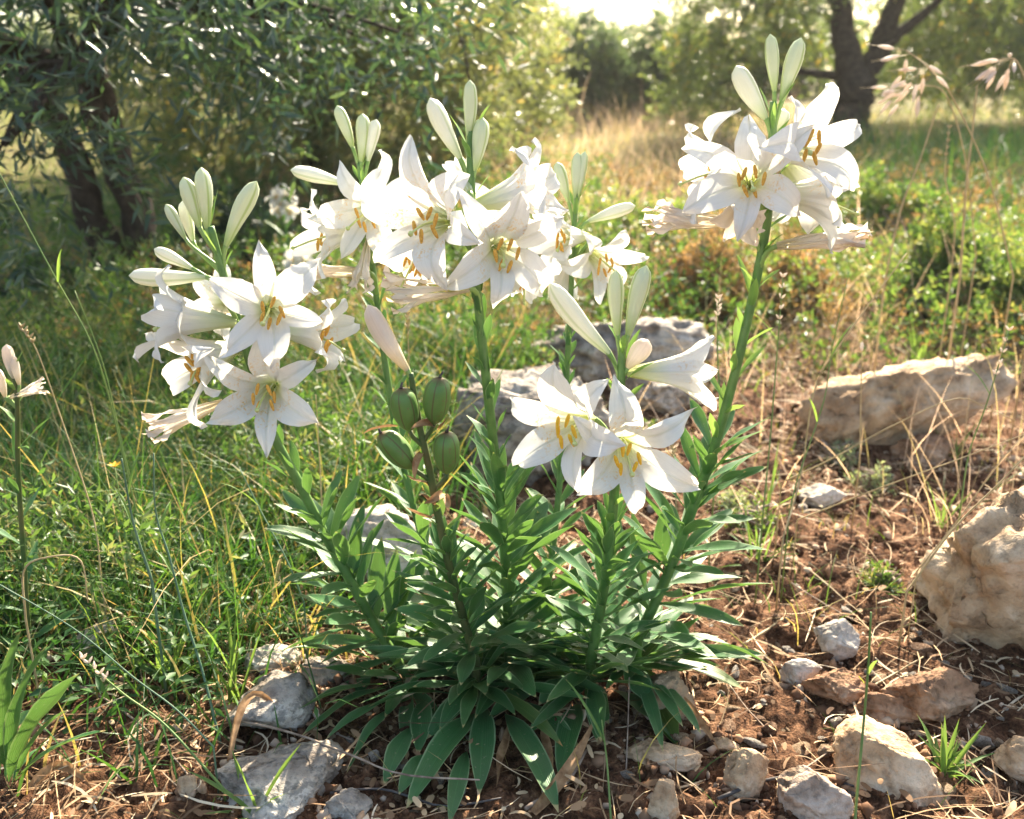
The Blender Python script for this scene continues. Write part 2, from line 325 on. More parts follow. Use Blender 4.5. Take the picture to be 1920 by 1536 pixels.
def crspline(P, n):
    """Catmull-Rom through points P, n samples"""
    P = [Vector(p) for p in P]
    if len(P) == 2: return [P[0].lerp(P[1], i / (n - 1)) for i in range(n)]
    Q = [P[0] * 2 - P[1]] + P + [P[-1] * 2 - P[-2]]; out = []
    for i in range(n):
        s = i / (n - 1) * (len(P) - 1); k = min(int(s), len(P) - 2); t = s - k
        a, b, c, d = Q[k], Q[k + 1], Q[k + 2], Q[k + 3]
        out.append(0.5 * ((2 * b) + (c - a) * t + (2 * a - 5 * b + 4 * c - d) * t * t + (3 * b - a - 3 * c + d) * t ** 3))
    return out
def tube(P, rad, n=7, capped=True):
    P = [Vector(p) for p in P]; V, F, U = [], [], []
    ref = Vector((0.31, 0.2, 0.93)).normalized()
    for i, p in enumerate(P):
        t = (P[min(i + 1, len(P) - 1)] - P[max(i - 1, 0)]).normalized()
        a = t.cross(ref)
        if a.length < 0.05: a = t.cross(Vector((1, 0, 0)))
        a.normalize(); b = t.cross(a)
        r = rad(i / (len(P) - 1)) if callable(rad) else rad
        for k in range(n):
            th = 2 * math.pi * k / n; V.append(p + (a * math.cos(th) + b * math.sin(th)) * r); U.append((k / n, i / (len(P) - 1)))
    for i in range(len(P) - 1):
        for k in range(n):
            k2 = (k + 1) % n; F.append((i * n + k, i * n + k2, (i + 1) * n + k2, (i + 1) * n + k))
    if capped:
        F.append(tuple(reversed(range(n)))); F.append(tuple((len(P) - 1) * n + k for k in range(n)))
    return V, F, U
def lance(s):                       # outline of a lily leaf
    return max(0.02, (min(1, s / 0.30) ** 0.7 * 0.45 + 0.55 * min(1, s / 0.5)) * (1 - max(0, (s - 0.5) / 0.5) ** 2.0) ** 0.9)
def strap(s): return max(0.02, min(1, 0.6 + s * 2) * (1 - max(0, (s - 0.35) / 0.65) ** 1.6))
def leaf_geo(P0, P1, P2, width, roll=0.0, fold=0.35, cols=4, rows=9, shape=lance, wave=0.06, up=None, seed=0):
    """a leaf along the quadratic curve P0 P1 P2; roll turns the blade about its own length"""
    V, F, U = [], [], []; up = up or Vector((0, 0, 1)); ph = seed * 1.7
    prev = None
    for i in range(rows + 1):
        s = i / rows; p = P0 * (1 - s) ** 2 + P1 * 2 * s * (1 - s) + P2 * s * s
        t = ((P1 - P0) * (1 - s) + (P2 - P1) * s).normalized()
        sd_ = t.cross(up)
        if sd_.length < 0.15: sd_ = prev or t.cross(Vector((0.3, 1, 0)))
        sd_.normalize(); prev = sd_.copy()
        sd_ = Matrix.Rotation(roll + 0.35 * math.sin(ph) * s, 3, t) @ sd_; nn = sd_.cross(t)
        w_ = width * 0.5 * shape(s)
        for c in range(cols + 1):
            u = c / cols * 2 - 1
            lift = fold * abs(u) ** 1.2 * w_ + 1.5 * wave * width * math.sin(s * 9 + ph + (2.0 if u > 0 else 0)) * abs(u) ** 2 * math.sin(math.pi * s)
            V.append(p + sd_ * (u * w_) + nn * lift); U.append(((u + 1) / 2, s))
    for i in range(rows):
        for c in range(cols):
            a = i * (cols + 1) + c; F.append((a, a + 1, a + cols + 2, a + cols + 1))
    return V, F, U
def lathe(P, prof, n=12, mod=None):
    """rings of radius prof(s) around the polyline P; mod(theta) scales the radius"""
    P = [Vector(p) for p in P]; V, F, U = [], [], []; L = len(P)
    a = None
    for i, p in enumerate(P):
        t = (P[min(i + 1, L - 1)] - P[max(i - 1, 0)]).normalized()
        if a is None: a = t.orthogonal().normalized()
        a = (a - t * a.dot(t)).normalized(); b = t.cross(a); s = i / (L - 1)
        for k in range(n + 1):
            th = 2 * math.pi * k / n; r = prof(s) * (mod(th, s) if mod else 1)
            V.append(p + (a * math.cos(th) + b * math.sin(th)) * r); U.append((k / n, s))
    for i in range(L - 1):
        for k in range(n):
            q = i * (n + 1) + k; F.append((q, q + 1, q + n + 2, q + n + 1))
    return V, F, U

# ------------------------------------------------------------------ mass meshes (numpy)
def fast(name, V, quads, tris, tint, m, parent=None, org=(0, 0, 0), smooth=True):
    V = np.asarray(V, np.float32) - np.asarray(org, np.float32)
    me = bpy.data.meshes.new(name); nq, nt_ = len(quads), len(tris)
    me.vertices.add(len(V)); me.vertices.foreach_set('co', V.ravel())
    me.loops.add(nq * 4 + nt_ * 3)
    li = np.concatenate([np.asarray(quads, np.int32).ravel(), np.asarray(tris, np.int32).ravel()]) if nq and nt_ else np.asarray(quads if nq else tris, np.int32).ravel()
    me.loops.foreach_set('vertex_index', li.astype(np.int32))
    me.polygons.add(nq + nt_)
    st = np.concatenate([np.arange(nq) * 4, nq * 4 + np.arange(nt_) * 3]).astype(np.int32); me.polygons.foreach_set('loop_start', st)
    me.update(calc_edges=True)
    if smooth: me.polygons.foreach_set('use_smooth', np.ones(nq + nt_, bool))
    at_ = me.attributes.new('tint', 'FLOAT', 'POINT'); at_.data.foreach_set('value', np.asarray(tint, np.float32))
    me.materials.append(M[m]); me.validate()
    o = bpy.data.objects.new(name, me); COL.objects.link(o)
    if parent: o.parent = parent
    else: o.location = org
    return o
def blades(P, H, W, az, lean, curve, seg=4, twist=None):
    """tapered bent grass blades; all arguments are arrays of length n"""
    n = len(P); t = np.linspace(0, 1, seg + 1); d = np.stack([np.cos(az), np.sin(az), np.zeros(n)], 1)
    ya = az + (nr.uniform(-1.2, 1.2, n) if twist is None else twist) + np.pi / 2
    sd_ = np.stack([np.cos(ya), np.sin(ya), np.zeros(n)], 1)
    V = np.zeros((n, 2 * seg + 1, 3))
    for i, ti in enumerate(t):
        off = H * (lean * ti + curve * ti ** 2.2); zz = H * (ti - 0.45 * np.clip(curve, 0, 1.3) * ti ** 2.4)
        c = P + d * off[:, None]; c[:, 2] += zz
        wd = (W * (1 - ti ** 1.7) * 0.5 * min(1, 0.6 + ti * 2))[:, None]
        if i < seg: V[:, 2 * i] = c - sd_ * wd; V[:, 2 * i + 1] = c + sd_ * wd
        else: V[:, 2 * seg] = c
    k = 2 * seg + 1; b = (np.arange(n) * k)[:, None]
    q = np.concatenate([b + np.array([[2 * i, 2 * i + 1, 2 * i + 3, 2 * i + 2]]) for i in range(seg - 1)], 0) if seg > 1 else np.zeros((0, 4), int)
    tr = b + np.array([[2 * seg - 2, 2 * seg - 1, 2 * seg]])
    return V.reshape(-1, 3), q, tr, k
def rhombi(B, D, S, Nn, L, W, fold=0.25):
    """leaf-shaped quads folded on the midrib: base B, direction D, side S, normal Nn"""
    n = len(B); V = np.zeros((n, 4, 3)); L = L[:, None]; W = W[:, None]
    V[:, 0] = B; V[:, 1] = B + D * L * 0.45 + S * W * 0.5 + Nn * W * fold; V[:, 2] = B + D * L; V[:, 3] = B + D * L * 0.45 - S * W * 0.5 + Nn * W * fold
    b = (np.arange(n) * 4)[:, None]
    tr = np.concatenate([b + np.array([[0, 1, 2]]), b + np.array([[0, 2, 3]])], 0)
    return V.reshape(-1, 3), tr
def unit(a): return a / np.maximum(1e-9, np.linalg.norm(a, axis=1, keepdims=True))
def sprays(C, D, tl, nl, ll, lw, spread=0.9):
    """twigs starting at C along D (length tl) with nl leaves each"""
    n = len(C); r3 = unit(nr.normal(size=(n, 3))); S = unit(np.cross(D, r3))
    B, DD = [], []
    for j in range(nl):
        f = (j + 0.5) / nl; side = (1 if j % 2 else -1)
        ang = j * 1.57 + nr.uniform(-.4, .4, n); S2 = S * np.cos(ang)[:, None] + np.cross(D, S) * np.sin(ang)[:, None]
        B.append(C + D * (tl * f)[:, None] + np.array([0, 0, -1]) * (tl * f * f * 0.25)[:, None]); DD.append(unit(D * 0.75 + S2 * side * spread + nr.normal(size=(n, 3)) * 0.18))
    B = np.concatenate(B); DD = np.concatenate(DD); k = len(B)
    S = unit(np.cross(DD, unit(nr.normal(size=(k, 3))))); Nn = np.cross(S, DD)
    V, tr = rhombi(B, DD, S, Nn, ll * nr.uniform(.65, 1.2, k), lw * nr.uniform(.8, 1.2, k))
    return V, tr, k

# ------------------------------------------------------------------ terrain
def axis(lo, hi, flo, fhi, fine, grow):
    a = list(np.arange(flo, fhi, fine)); s = fine; x = a[-1]
    while x < hi: s *= grow; x += s; a.append(x)
    s = fine; x = flo; pre = []
    while x > lo: s *= grow; x -= s; pre.append(x)
    return np.array(pre[::-1] + a)
xs = axis(-260, 260, -.95, .95, 0.0095, 1.14); ys = axis(-60, 420, 1.02, 2.6, 0.0095, 1.12)
X, Y = np.meshgrid(xs, ys); Z = gz(X, Y); Zf = Z.copy()
Zf += fine(X.ravel(), Y.ravel()).reshape(Z.shape)
nx, ny = len(xs), len(ys); idx = np.arange(nx * ny).reshape(ny, nx)
q = np.stack([idx[:-1, :-1], idx[:-1, 1:], idx[1:, 1:], idx[1:, :-1]], -1).reshape(-1, 4)
g = fast('ground', np.stack([X, Y, Zf], -1).reshape(-1, 3), q, np.zeros((0, 3), int), np.zeros(nx * ny), 'soil')
tag(g, 'reddish brown stony soil under the grass and stones', 'ground', kind='structure')

# ------------------------------------------------------------------ rocks
import bmesh
def ico(sub):
    bm = bmesh.new(); bmesh.ops.create_icosphere(bm, subdivisions=sub, radius=1.0)
    V = [v.co.copy() for v in bm.verts]; F = [tuple(v.index for v in f.verts) for f in bm.faces]; bm.free(); return V, F
ICO = {s: ico(s) for s in (1, 2, 3, 4, 5)}
def rock_geo(dim, seed, sub=4, cuts=9, rough=0.10, strata=0.0):
    r = random.Random(seed); V, F = ICO[sub]; off = Vector((seed * 3.7, seed * 1.3, seed * 2.1))
    pl = []
    for _ in range(cuts + 4):
        n_ = Vector((r.gauss(0, 1), r.gauss(0, 1), r.gauss(0, .8))).normalized(); pl.append((n_, r.uniform(0.48, 0.80)))
    out = []; hi = sub >= 4
    for v in V:
        p = v.copy()
        wob = .05 * noise.noise(p * 3.1 + off) + .03 * noise.noise(p * 7.3 + off)
        for n_, d in pl:
            e = p.dot(n_) - d - wob
            if e > 0: p -= n_ * e * 0.97
        k = rough * (noise.noise(p * 2.3 + off) + 0.6 * noise.noise(p * 5.1 + off))
        if hi:
            n3 = noise.noise(p * 10 + off); k += rough * (.45 * n3 + .38 * noise.noise(p * 19 + off) + .26 * noise.noise(p * 37 + off))
            c = noise.noise(p * 2.7 + off * 2); k -= rough * .9 * max(0, .07 - abs(c)) / .07                 # cracks
            c = noise.noise(p * 6.0 + off * 3); k -= rough * .35 * max(0, c - .25)                             # hollows
        if strata: k += strata * math.sin(p.z * 13 + 3 * noise.noise(p * 2 + off))
        p = p * (1 + k); out.append(Vector((p.x * dim[0] * .68, p.y * dim[1] * .68, p.z * dim[2] * .68)))
    return out, F, [(0, 0)] * len(out)
BIG = []
def rock(x0, x1, y0, y1, m, label, seed, dk=0.8, cuts=9, rough=0.10, rot=0.0, strata=0.0, sub=5, sink=0.36, tilt=0.0, name='rock', pit=0.0):
    """x0..x1, y0..y1: where it shows in a 1920 px wide view; the size follows from its place on the ground"""
    P = ground((x0 + x1) / 2, y1 - 4); dist = (P - Vector((0, 0, CAMH))).length
    wd = (x1 - x0) * dist / FPX; dp = wd * dk; dec = math.asin((CAMH - P.z) / dist)
    h = max(0.28 * wd * 0.6, ((y1 - y0) * dist / FPX - dp * math.sin(dec) * 0.8) / math.cos(dec))
    g = rock_geo((wd, dp, h * (1 + sink)), seed, sub, cuts, rough, strata)
    mt = Matrix.Rotation(rot, 3, 'Z') @ Matrix.Rotation(tilt, 3, 'Y') @ Matrix.Rotation(pit, 3, 'X'); g = ([mt @ v for v in g[0]], g[1], g[2])
    for ax_, want in ((0, wd), (1, dp), (2, h * (1 + sink))):
        lo, hi_ = min(v[ax_] for v in g[0]), max(v[ax_] for v in g[0])
        for v in g[0]: v[ax_] = (v[ax_] - (lo + hi_) / 2) * want / (hi_ - lo)
    zmin = min(v.z for v in g[0])
    c = Vector((P.x, P.y + dp * 0.45, float(gz(P.x, P.y + dp * .45)) - zmin - h * sink))
    o = mk(name, ([v + c for v in g[0]], g[1], g[2]), m, org=c, smooth=(sub >= 4)); tag(o, label, 'rock'); BIG.append((c.x, c.y, max(wd, dp) * .5)); return o
rock(985, 1352, 572, 740, 'rock_grey', 'long grey limestone ledge with dark hollows behind the lilies', 3, 0.55, 8, 0.17, sub=5)
rock(838, 1185, 678, 925, 'rock_grey', 'pitted grey boulder in front of the limestone ledge, behind the lily stems', 5, 0.6, 8, 0.16, sub=5)
rock(1140, 1330, 690, 790, 'rock_grey', 'low dark grey stone at the foot of the limestone ledge', 8, 0.6, 8, 0.16)
rock(622, 840, 942, 1125, 'rock_pale', 'pale whitish boulder behind the lily leaves beside the seed pods', 12, 0.75, 9, 0.10, sub=5)
rock(425, 575, 1262, 1395, 'rock_grey', 'grey brown angular stone in the grass beside the lily leaves', 21, 1.0, 11, 0.07)
rock(452, 565, 1208, 1285, 'rock_pale', 'flat pale stone lying behind the grey angular stone', 22, 0.7, 9, 0.07)
rock(552, 655, 1238, 1318, 'rock_grey', 'small cracked grey stone under the lily leaf tips', 24, 0.8, 10, 0.09)
rock(380, 602, 1408, 1560, 'rock_grey', 'large rough grey stone at the front of the clump with twigs over it', 27, 1.0, 10, 0.10, sub=5)
rock(600, 690, 1490, 1560, 'rock_grey', 'narrow grey stone beside the large rough grey stone', 28, 0.8, 10, 0.08)
rock(1530, 1895, 650, 856, 'rock_tan', 'long tan boulder with sunlit ridge beyond the bare soil', 31, 0.5, 7, 0.15, tilt=R(-18), sub=5)
rock(1690, 1800, 820, 880, 'rock_red', 'small brown stone tucked under the long tan boulder', 33, 0.7, 8, 0.1)
rock(1835, 2190, 885, 1272, 'rock_tan', 'big layered cream boulder at the edge of the bare soil', 36, 1.0, 6, 0.14, strata=0.02, sub=5, pit=R(16))
rock(1598, 1785, 1362, 1525, 'rock_tan', 'tan block of stone with flat sunlit top', 38, 1.0, 8, 0.08, rot=R(25), sub=5)
rock(1688, 1845, 1258, 1372, 'rock_red', 'rounded reddish stone with pitted top behind the tan block', 41, 0.7, 9, 0.11)
rock(1620, 1722, 1298, 1370, 'rock_red', 'brown pitted stone between the tan block and the reddish stone', 44, 0.8, 9, 0.12)
rock(1362, 1445, 1418, 1505, 'rock_tan', 'tan rounded stone beside the end of the dark crooked twig', 47, 0.7, 8, 0.05)
rock(1474, 1595, 1448, 1560, 'rock_stain', 'greyish angular stone with brown stains beside the dark twig', 49, 0.7, 10, 0.07)
rock(1213, 1275, 1468, 1550, 'rock_tan', 'squarish tan stone at the front of the bare soil', 52, 0.8, 10, 0.06)
rock(1538, 1613, 1168, 1238, 'rock_pale', 'white topped stone alone on the bare red soil', 55, 0.8, 10, 0.06)
rock(1468, 1542, 1240, 1295, 'rock_pale', 'smooth oval grey pebble on the bare red soil', 58, 0.6, 5, 0.04)
rock(1498, 1595, 912, 960, 'rock_pale', 'pale wedge of stone beneath the long grass stalks', 61, 0.5, 7, 0.05)
rock(1215, 1308, 1268, 1365, 'rock_tan', 'tan stone half hidden under the lily leaves', 64, 0.8, 9, 0.08)
rock(1180, 1318, 1388, 1455, 'rock_tan', 'low broad tan stone beneath a drooping lily leaf', 67, 0.6, 9, 0.08)
rock(1338, 1388, 1382, 1418, 'rock_tan', 'knobbly cream pebble beside the curled dry leaf', 70, 0.8, 7, 0.08, sub=3)
rock(1520, 1640, 1255, 1335, 'rock_red', 'crumbling red brown stone in the middle of the bare soil', 72, 0.7, 9, 0.14)
rock(130, 212, 1165, 1240, 'rock_pale', 'pale stone showing through the green grass', 75, 0.8, 9, 0.08)
rock(40, 200, 635, 700, 'rock_grey', 'dim grey stone in the shade beyond the grass', 77, 0.6, 9, 0.1)
rock(1890, 1990, 1385, 1470, 'rock_tan', 'small tan stone beside the spiky green tuft', 79, 0.8, 9, 0.07)
rock(330, 372, 1455, 1500, 'rock_tan', 'small cream chip of stone beside the large rough grey stone', 81, 0.8, 9, 0.05, sub=3)
rock(860, 905, 968, 1010, 'rock_pale', 'white chip of stone between the lily stems', 83, 0.8, 9, 0.05, sub=3)

# pebbles, alike and only set apart by their place
PEB = []
for s in range(8):
    g = rock_geo((1, 1.0 - 0.05 * s, 0.7), 200 + s, 3, 7, 0.08); me = bpy.data.meshes.new('pebble'); me.from_pydata([tuple(v) for v in g[0]], [], g[1])
    me.polygons.foreach_set('use_smooth', [True] * len(me.polygons)); PEB.append(me)
pm = [M['rock_tan'], M['rock_pale'], M['rock_red']]; PEBV = {}
def pebble(px, py, size, label, group):
    p = ground(px, py)
    for (x, y, r_) in BIG:
        if (p.x - x) ** 2 + (p.y - y) ** 2 < (r_ * .8) ** 2: return
    k = rnd.randrange(8); c = rnd.choices([0, 1, 2], [4, 3, 4])[0]
    if (k, c) not in PEBV:
        me = PEB[k].copy(); me.materials.append(pm[c]); PEBV[(k, c)] = me
    o = bpy.data.objects.new('pebble', PEBV[(k, c)]); COL.objects.link(o)
    o.scale = (size, size * rnd.uniform(.7, 1.1), size * rnd.uniform(.6, 1)); o.rotation_euler = (rnd.uniform(-.3, .3), rnd.uniform(-.3, .3), rnd.uniform(0, 6.3))
    o.location = (p.x, p.y, float(gz(p.x, p.y)) + float(fine(p.x, p.y)[0]) + size * 0.14); cn = ('tan', 'pale grey', 'reddish brown')[c]; tag(o, label % cn, 'pebble', cn + ' ' + group)
for i in range(230):
    px = rnd.uniform(1120, 1915); py = rnd.triangular(880, 1530, 1400)
    pebble(px, py, rnd.choice([.008, .010, .012, .014, .017, .022, .028]), 'small %s pebble scattered on the bare red soil', 'pebbles on the bare soil')
for i in range(40):
    pebble(rnd.uniform(560, 900), rnd.uniform(1380, 1530), rnd.uniform(.008, .02), 'small %s stone chip in the shade under the lily leaves', 'stone chips under the lilies')

# ------------------------------------------------------------------ lilies
def petal_geo(B, a, ro, lam, sc, op, outer, r_, wilt=0.0, rec=0.0):
    Po = [(0.004, 0), (0.013, 0.030), (0.024, 0.058), (0.044, 0.084), (0.069, 0.096 - .010 * rec), (0.091, 0.094 - .03 * rec)]
    Pc = [(0.004, 0), (0.009, 0.030), (0.011, 0.058), (0.013, 0.085), (0.013, 0.108), (0.010, 0.128)] if not wilt else [(0.003, 0), (0.006, 0.030), (0.007, 0.058), (0.008, 0.080), (0.006, 0.100), (0.005 + .005 * r_.random(), 0.122)]
    pts = crspline([Vector((x * op + x2 * (1 - op), y * op + y2 * (1 - op), 0)) for (x, y), (x2, y2) in zip(Po, Pc)], 15)
    wm = (0.0160 if outer else 0.0222) * (1 if op > .3 else .62 if not wilt else .32); cols = 8; V, F, U = [], [], []
    W = [(0, .24), (.2, .42), (.38, .72), (.5, .95), (.58, 1.0), (.66, .95), (.76, .78), (.86, .53), (.94, .27), (.98, .12), (1, .02)]
    ph = r_.uniform(0, 6.3); tw = r_.uniform(-.35, .35); sway = r_.uniform(-.014, .014); amp = r_.uniform(.0018, .0055) * (1 + 2 * wilt)
    for i, q in enumerate(pts):
        s = i / 14; e = pts[min(i + 1, 14)] - pts[max(i - 1, 0)]; e.normalize(); nr_, nz_ = -e.y, e.x
        wv = 0
        for (s0, w0), (s1, w1) in zip(W, W[1:]):
            if s0 <= s <= s1: wv = w0 + (w1 - w0) * (s - s0) / (s1 - s0); break
        wv *= wm; Rc = max(0.012, q.x * 1.05) if s < .45 else max(0.012, q.x * 1.05) + (s - .45) * 0.12 * op
        for c in range(cols + 1):
            u = c / cols * 2 - 1; ang = max(-1.25, min(1.25, u * wv / Rc)); lat = Rc * math.sin(ang); lift = Rc * (1 - math.cos(ang))
            sm = max(0, s - .3) / .7
            lift += amp * math.sin(s * 11 + ph + (1.3 if u > 0 else 0)) * u * u * sm * 2 + tw * u * wv * sm - 0.0026 * math.exp(-(u / .16) ** 2) * min(1, s * 3)
            if wilt: lift += wilt * .004 * math.sin(u * 5 + s * 14 + ph)
            x = q.x + (0.0012 if outer else 0) + nr_ * lift; z = q.y + nz_ * lift
            V.append(B + (a * z + ro * x + lam * (lat + sway * sm * sm)) * sc); U.append(((u + 1) / 2, s))
    for i in range(14):
        for c in range(cols):
            k = i * (cols + 1) + c; F.append((k, k + 1, k + cols + 2, k + cols + 1))
    return V, F, U
def frame(a, roll):
    a = a.normalized(); e2 = CU - a * CU.dot(a)
    if e2.length < .1: e2 = CT - a * CT.dot(a)
    e2.normalize(); e1 = e2.cross(a); return a, e1, e2
def curve_pts(A, B, ta, tb, n=7):
    d = (B - A).length; return [A * (2 * t ** 3 - 3 * t * t + 1) + ta * d * (t ** 3 - 2 * t * t + t) + B * (-2 * t ** 3 + 3 * t * t) + tb * d * (t ** 3 - t * t) for t in [i / (n - 1) for i in range(n)]]
FL = 0.086
SEED = [100]
def flower(plant, sp, mx, my, ax, sc=1.0, op=1.0, roll=90, dz=None, kind='open', yellow=False, drop=0.05):
    """mx,my: middle of the mouth in the picture; ax: where it faces (right, up, towards the viewer); sp: the stem path"""
    SEED[0] += 1; r_ = random.Random(SEED[0]); a = (CR * ax[0] + CU * ax[1] + CT * ax[2]).normalized()
    if kind != 'wilt': sc *= r_.uniform(.97, 1.06); op *= r_.uniform(.86, 1.03) if op < .95 else r_.uniform(.95, 1.04)
    ztop = at(mx, my, sp[len(sp) // 3].y).z; st = min(sp, key=lambda p: abs(p.z - ztop))
    if dz is None: dz = 0.11 * a.dot(CT) * (1 if kind != 'wilt' else .8) + 0.0
    mo = at(mx, my, st.y - dz * math.cos(PITCH)); L = FL * sc * (1.15 if op < .4 else 1); B = mo - a * L * (1 if op > .4 else .7)
    att = min(sp, key=lambda p: abs(p.z - (B.z - drop)) + 0.0)
    pd = curve_pts(att, B, ((B - att).normalized() * .6 + Vector((0, 0, .5))).normalized(), a, 8)
    fl = mk('flower', join(tube(pd, lambda t: .0030 + .0012 * t, 7)), 'pedicel', plant)
    a, e1, e2 = frame(a, roll)
    pmn = 'petal_wilt' if kind == 'wilt' else 'petal'
    for k in range(6):
        th = R(roll + 60 * k + r_.uniform(-5, 5)); ro = e1 * math.cos(th) + e2 * math.sin(th); lam = a.cross(ro)
        o_ = max(0.0, min(1.12, op + r_.uniform(-.22, .10) * (1 if op > .5 else .6)))
        mk('petal', petal_geo(B, a, ro, lam, sc * r_.uniform(.94, 1.06), o_, k % 2 == 1, r_, .35 if kind == 'wilt' else 0, r_.uniform(-.2, 1.7) if op > .6 else 0), pmn, fl)
    if kind == 'wilt' or kind == 'back' and False: return fl
    for k in range(6):
        th = R(roll + 30 + 60 * k + r_.uniform(-15, 15)); ro = e1 * math.cos(th) + e2 * math.sin(th)
        sag = -CU * .004
        f = [B + a * .004 * sc + ro * .004, B + (a * .034 + ro * .008) * sc, B + (a * (.064 + r_.uniform(-.004, .004)) + ro * .010) * sc + sag, B + (a * (.078 + r_.uniform(-.008, .006)) + ro * (.012 + r_.uniform(0, .004))) * sc + sag * 1.8]
        c = f[-1]; dr = (CU * r_.uniform(.8, 1) + CR * r_.uniform(-.45, .45) + a * .25).normalized(); al = .0086 * sc
        stm = mk('stamen', tube(crspline(f, 7), lambda t: .0011 - .0004 * t, 5), 'filament', fl)
        ORG[stm.name] = ORG[plant.name]
        # the anther is a piece of the stamen: same mesh, second material
        ag = lathe([c - dr * al, c - dr * al * .6, c - dr * al * .1, c + dr * al * .4, c + dr * al * .8, c + dr * al], lambda s: .0027 * sc * math.sin(math.pi * min(.97, max(.06, s))) ** .5, 7)
        me = stm.data; nf = len(me.polygons)
        Vv = [tuple(v.co) for v in me.vertices]; Ff = [tuple(p.vertices) for p in me.polygons]; k0 = len(Vv); o0 = ORG[plant.name]
        Vv += [tuple(v - o0) for v in ag[0]]; Ff += [tuple(i + k0 for i in f_) for f_ in ag[1]]
        m2 = bpy.data.meshes.new('stamen'); m2.from_pydata(Vv, [], Ff); m2.materials.append(M['filament']); m2.materials.append(M['anther_yellow' if yellow else 'anther'])
        m2.polygons.foreach_set('material_index', [0] * nf + [1] * (len(Ff) - nf)); m2.polygons.foreach_set('use_smooth', [True] * len(Ff)); stm.data = m2; bpy.data.meshes.remove(me)
    sw = CR * r_.uniform(-.02, .02) - CU * .016
    pp = crspline([B, B + a * .04 * sc, B + a * .078 * sc + sw * .5, B + a * .10 * sc + sw * 1.3], 9)
    mk('pistil', join(tube(pp, lambda t: .0016 + .0006 * (t < .3), 6), lathe([pp[-1] - a * .002, pp[-1], pp[-1] + a * .003, pp[-1] + a * .005], lambda s: .0042 * sc * (1 - .95 * abs(s - .4) / .6), 8)), 'style', fl)
    return fl
def bud(plant, sp, bx, by, tx, ty, wpx=36, green=1, dy=0.0, m=None, drop=.05, Y=None, blunt=.8, tow=0.0):
    Yb = Y if Y else min(sp, key=lambda p: abs(p.z - at(bx, by, sp[0].y).z)).y - dy
    b = at(bx, by, Yb); t = at(tx, ty, Yb - tow); L = (t - b).length; px = (b - Vector((0, 0, CAMH))).length / FPX; rr = wpx * .44 * px
    bend = (t - b).cross(CT).normalized() * L * .03 * rnd.uniform(-1, 1)
    P = [b.lerp(t, i / 13) + bend * math.sin(math.pi * i / 13) for i in range(14)]
    K = [(0, .30), (.08, .42), (.3, .72), (.55, .97), (.7, 1), (.85, .86), (.94, .60), (.985, .3), (1, .06)]
    def prof(s):
        for (a, x), (c, y) in zip(K, K[1:]):
            if a <= s <= c: return rr * (x + (y - x) * (s - a) / (c - a))
        return rr * .06
    ph = rnd.uniform(0, 6)
    mod = lambda th, s: 1 + .09 * math.cos(3 * th + ph) * (.4 + .6 * s) - .10 * math.exp(-((((3 * th + ph + math.pi) % (2 * math.pi)) - math.pi) / .40) ** 2) + .02 * math.sin(s * 9 + ph)
    o = mk('bud', lathe(P, prof, 36, mod), m or ('bud_green' if green else 'bud'), plant)
    att = min(sp, key=lambda p: abs(p.z - (b.z - drop))); ta = ((b - att).normalized() * .7 + Vector((0, 0, .5))).normalized()
    mk('pedicel', tube(curve_pts(att, b.lerp(t, .03), ta, (t - b).normalized(), 8), lambda s: .0026 + (rr * .32 - .0026) * s ** 3, 7), 'pedicel', o)
    return o
def stem_path(pts, n=70): return crspline([at(*p) for p in pts], n)
LN = [0]
def add_leaf(plant, P0, P1, P2, width, roll=0.0, m='lily_leaf', fold=.3, shape=lance, name='leaf', rows=9):
    LN[0] += 1; return mk(name, leaf_geo(P0, P1, P2, width, roll, fold, 4, rows, shape, seed=LN[0]), m, plant)
def spiral(plant, sp, s0, s1, n, L0, L1, W0, W1, el0, el1, m='lily_leaf', seed=0, droop=.35, az0=0):
    """leaves up the stem: sp runs from the top down; s measured from the top"""
    r_ = random.Random(seed)
    for i in range(n):
        f = i / max(1, n - 1); k = int((s0 + (s1 - s0) * f) * (len(sp) - 1)); p = sp[k]; tdir = (sp[max(0, k - 2)] - sp[min(len(sp) - 1, k + 2)]).normalized()
        az = az0 + i * 2.39996 + r_.uniform(-.35, .35); h = Vector((math.cos(az), math.sin(az), 0)); h = (h - tdir * h.dot(tdir)).normalized()
        el = (el0 + (el1 - el0) * f) * r_.uniform(.8, 1.15); L = (L0 + (L1 - L0) * f) * r_.uniform(.75, 1.2); W = (W0 + (W1 - W0) * f) * r_.uniform(.85, 1.15)
        d = h * math.cos(el) + tdir * math.sin(el); P1 = p + d * L * .55
        d2 = (d + Vector((0, 0, -1)) * droop * r_.uniform(.2, 1.3) * (0.3 + f) + Vector((r_.uniform(-.15, .15), r_.uniform(-.15, .15), 0))).normalized()
        P2 = P1 + d2 * L * .5
        if P2.z < gz(P2.x, P2.y) + .006: P2.z = float(gz(P2.x, P2.y)) + r_.uniform(.006, .02)
        add_leaf(plant, p, P1, P2, W * (1.12 if m == 'lily_leaf' else 1), r_.uniform(-.4, .4), m, .3)
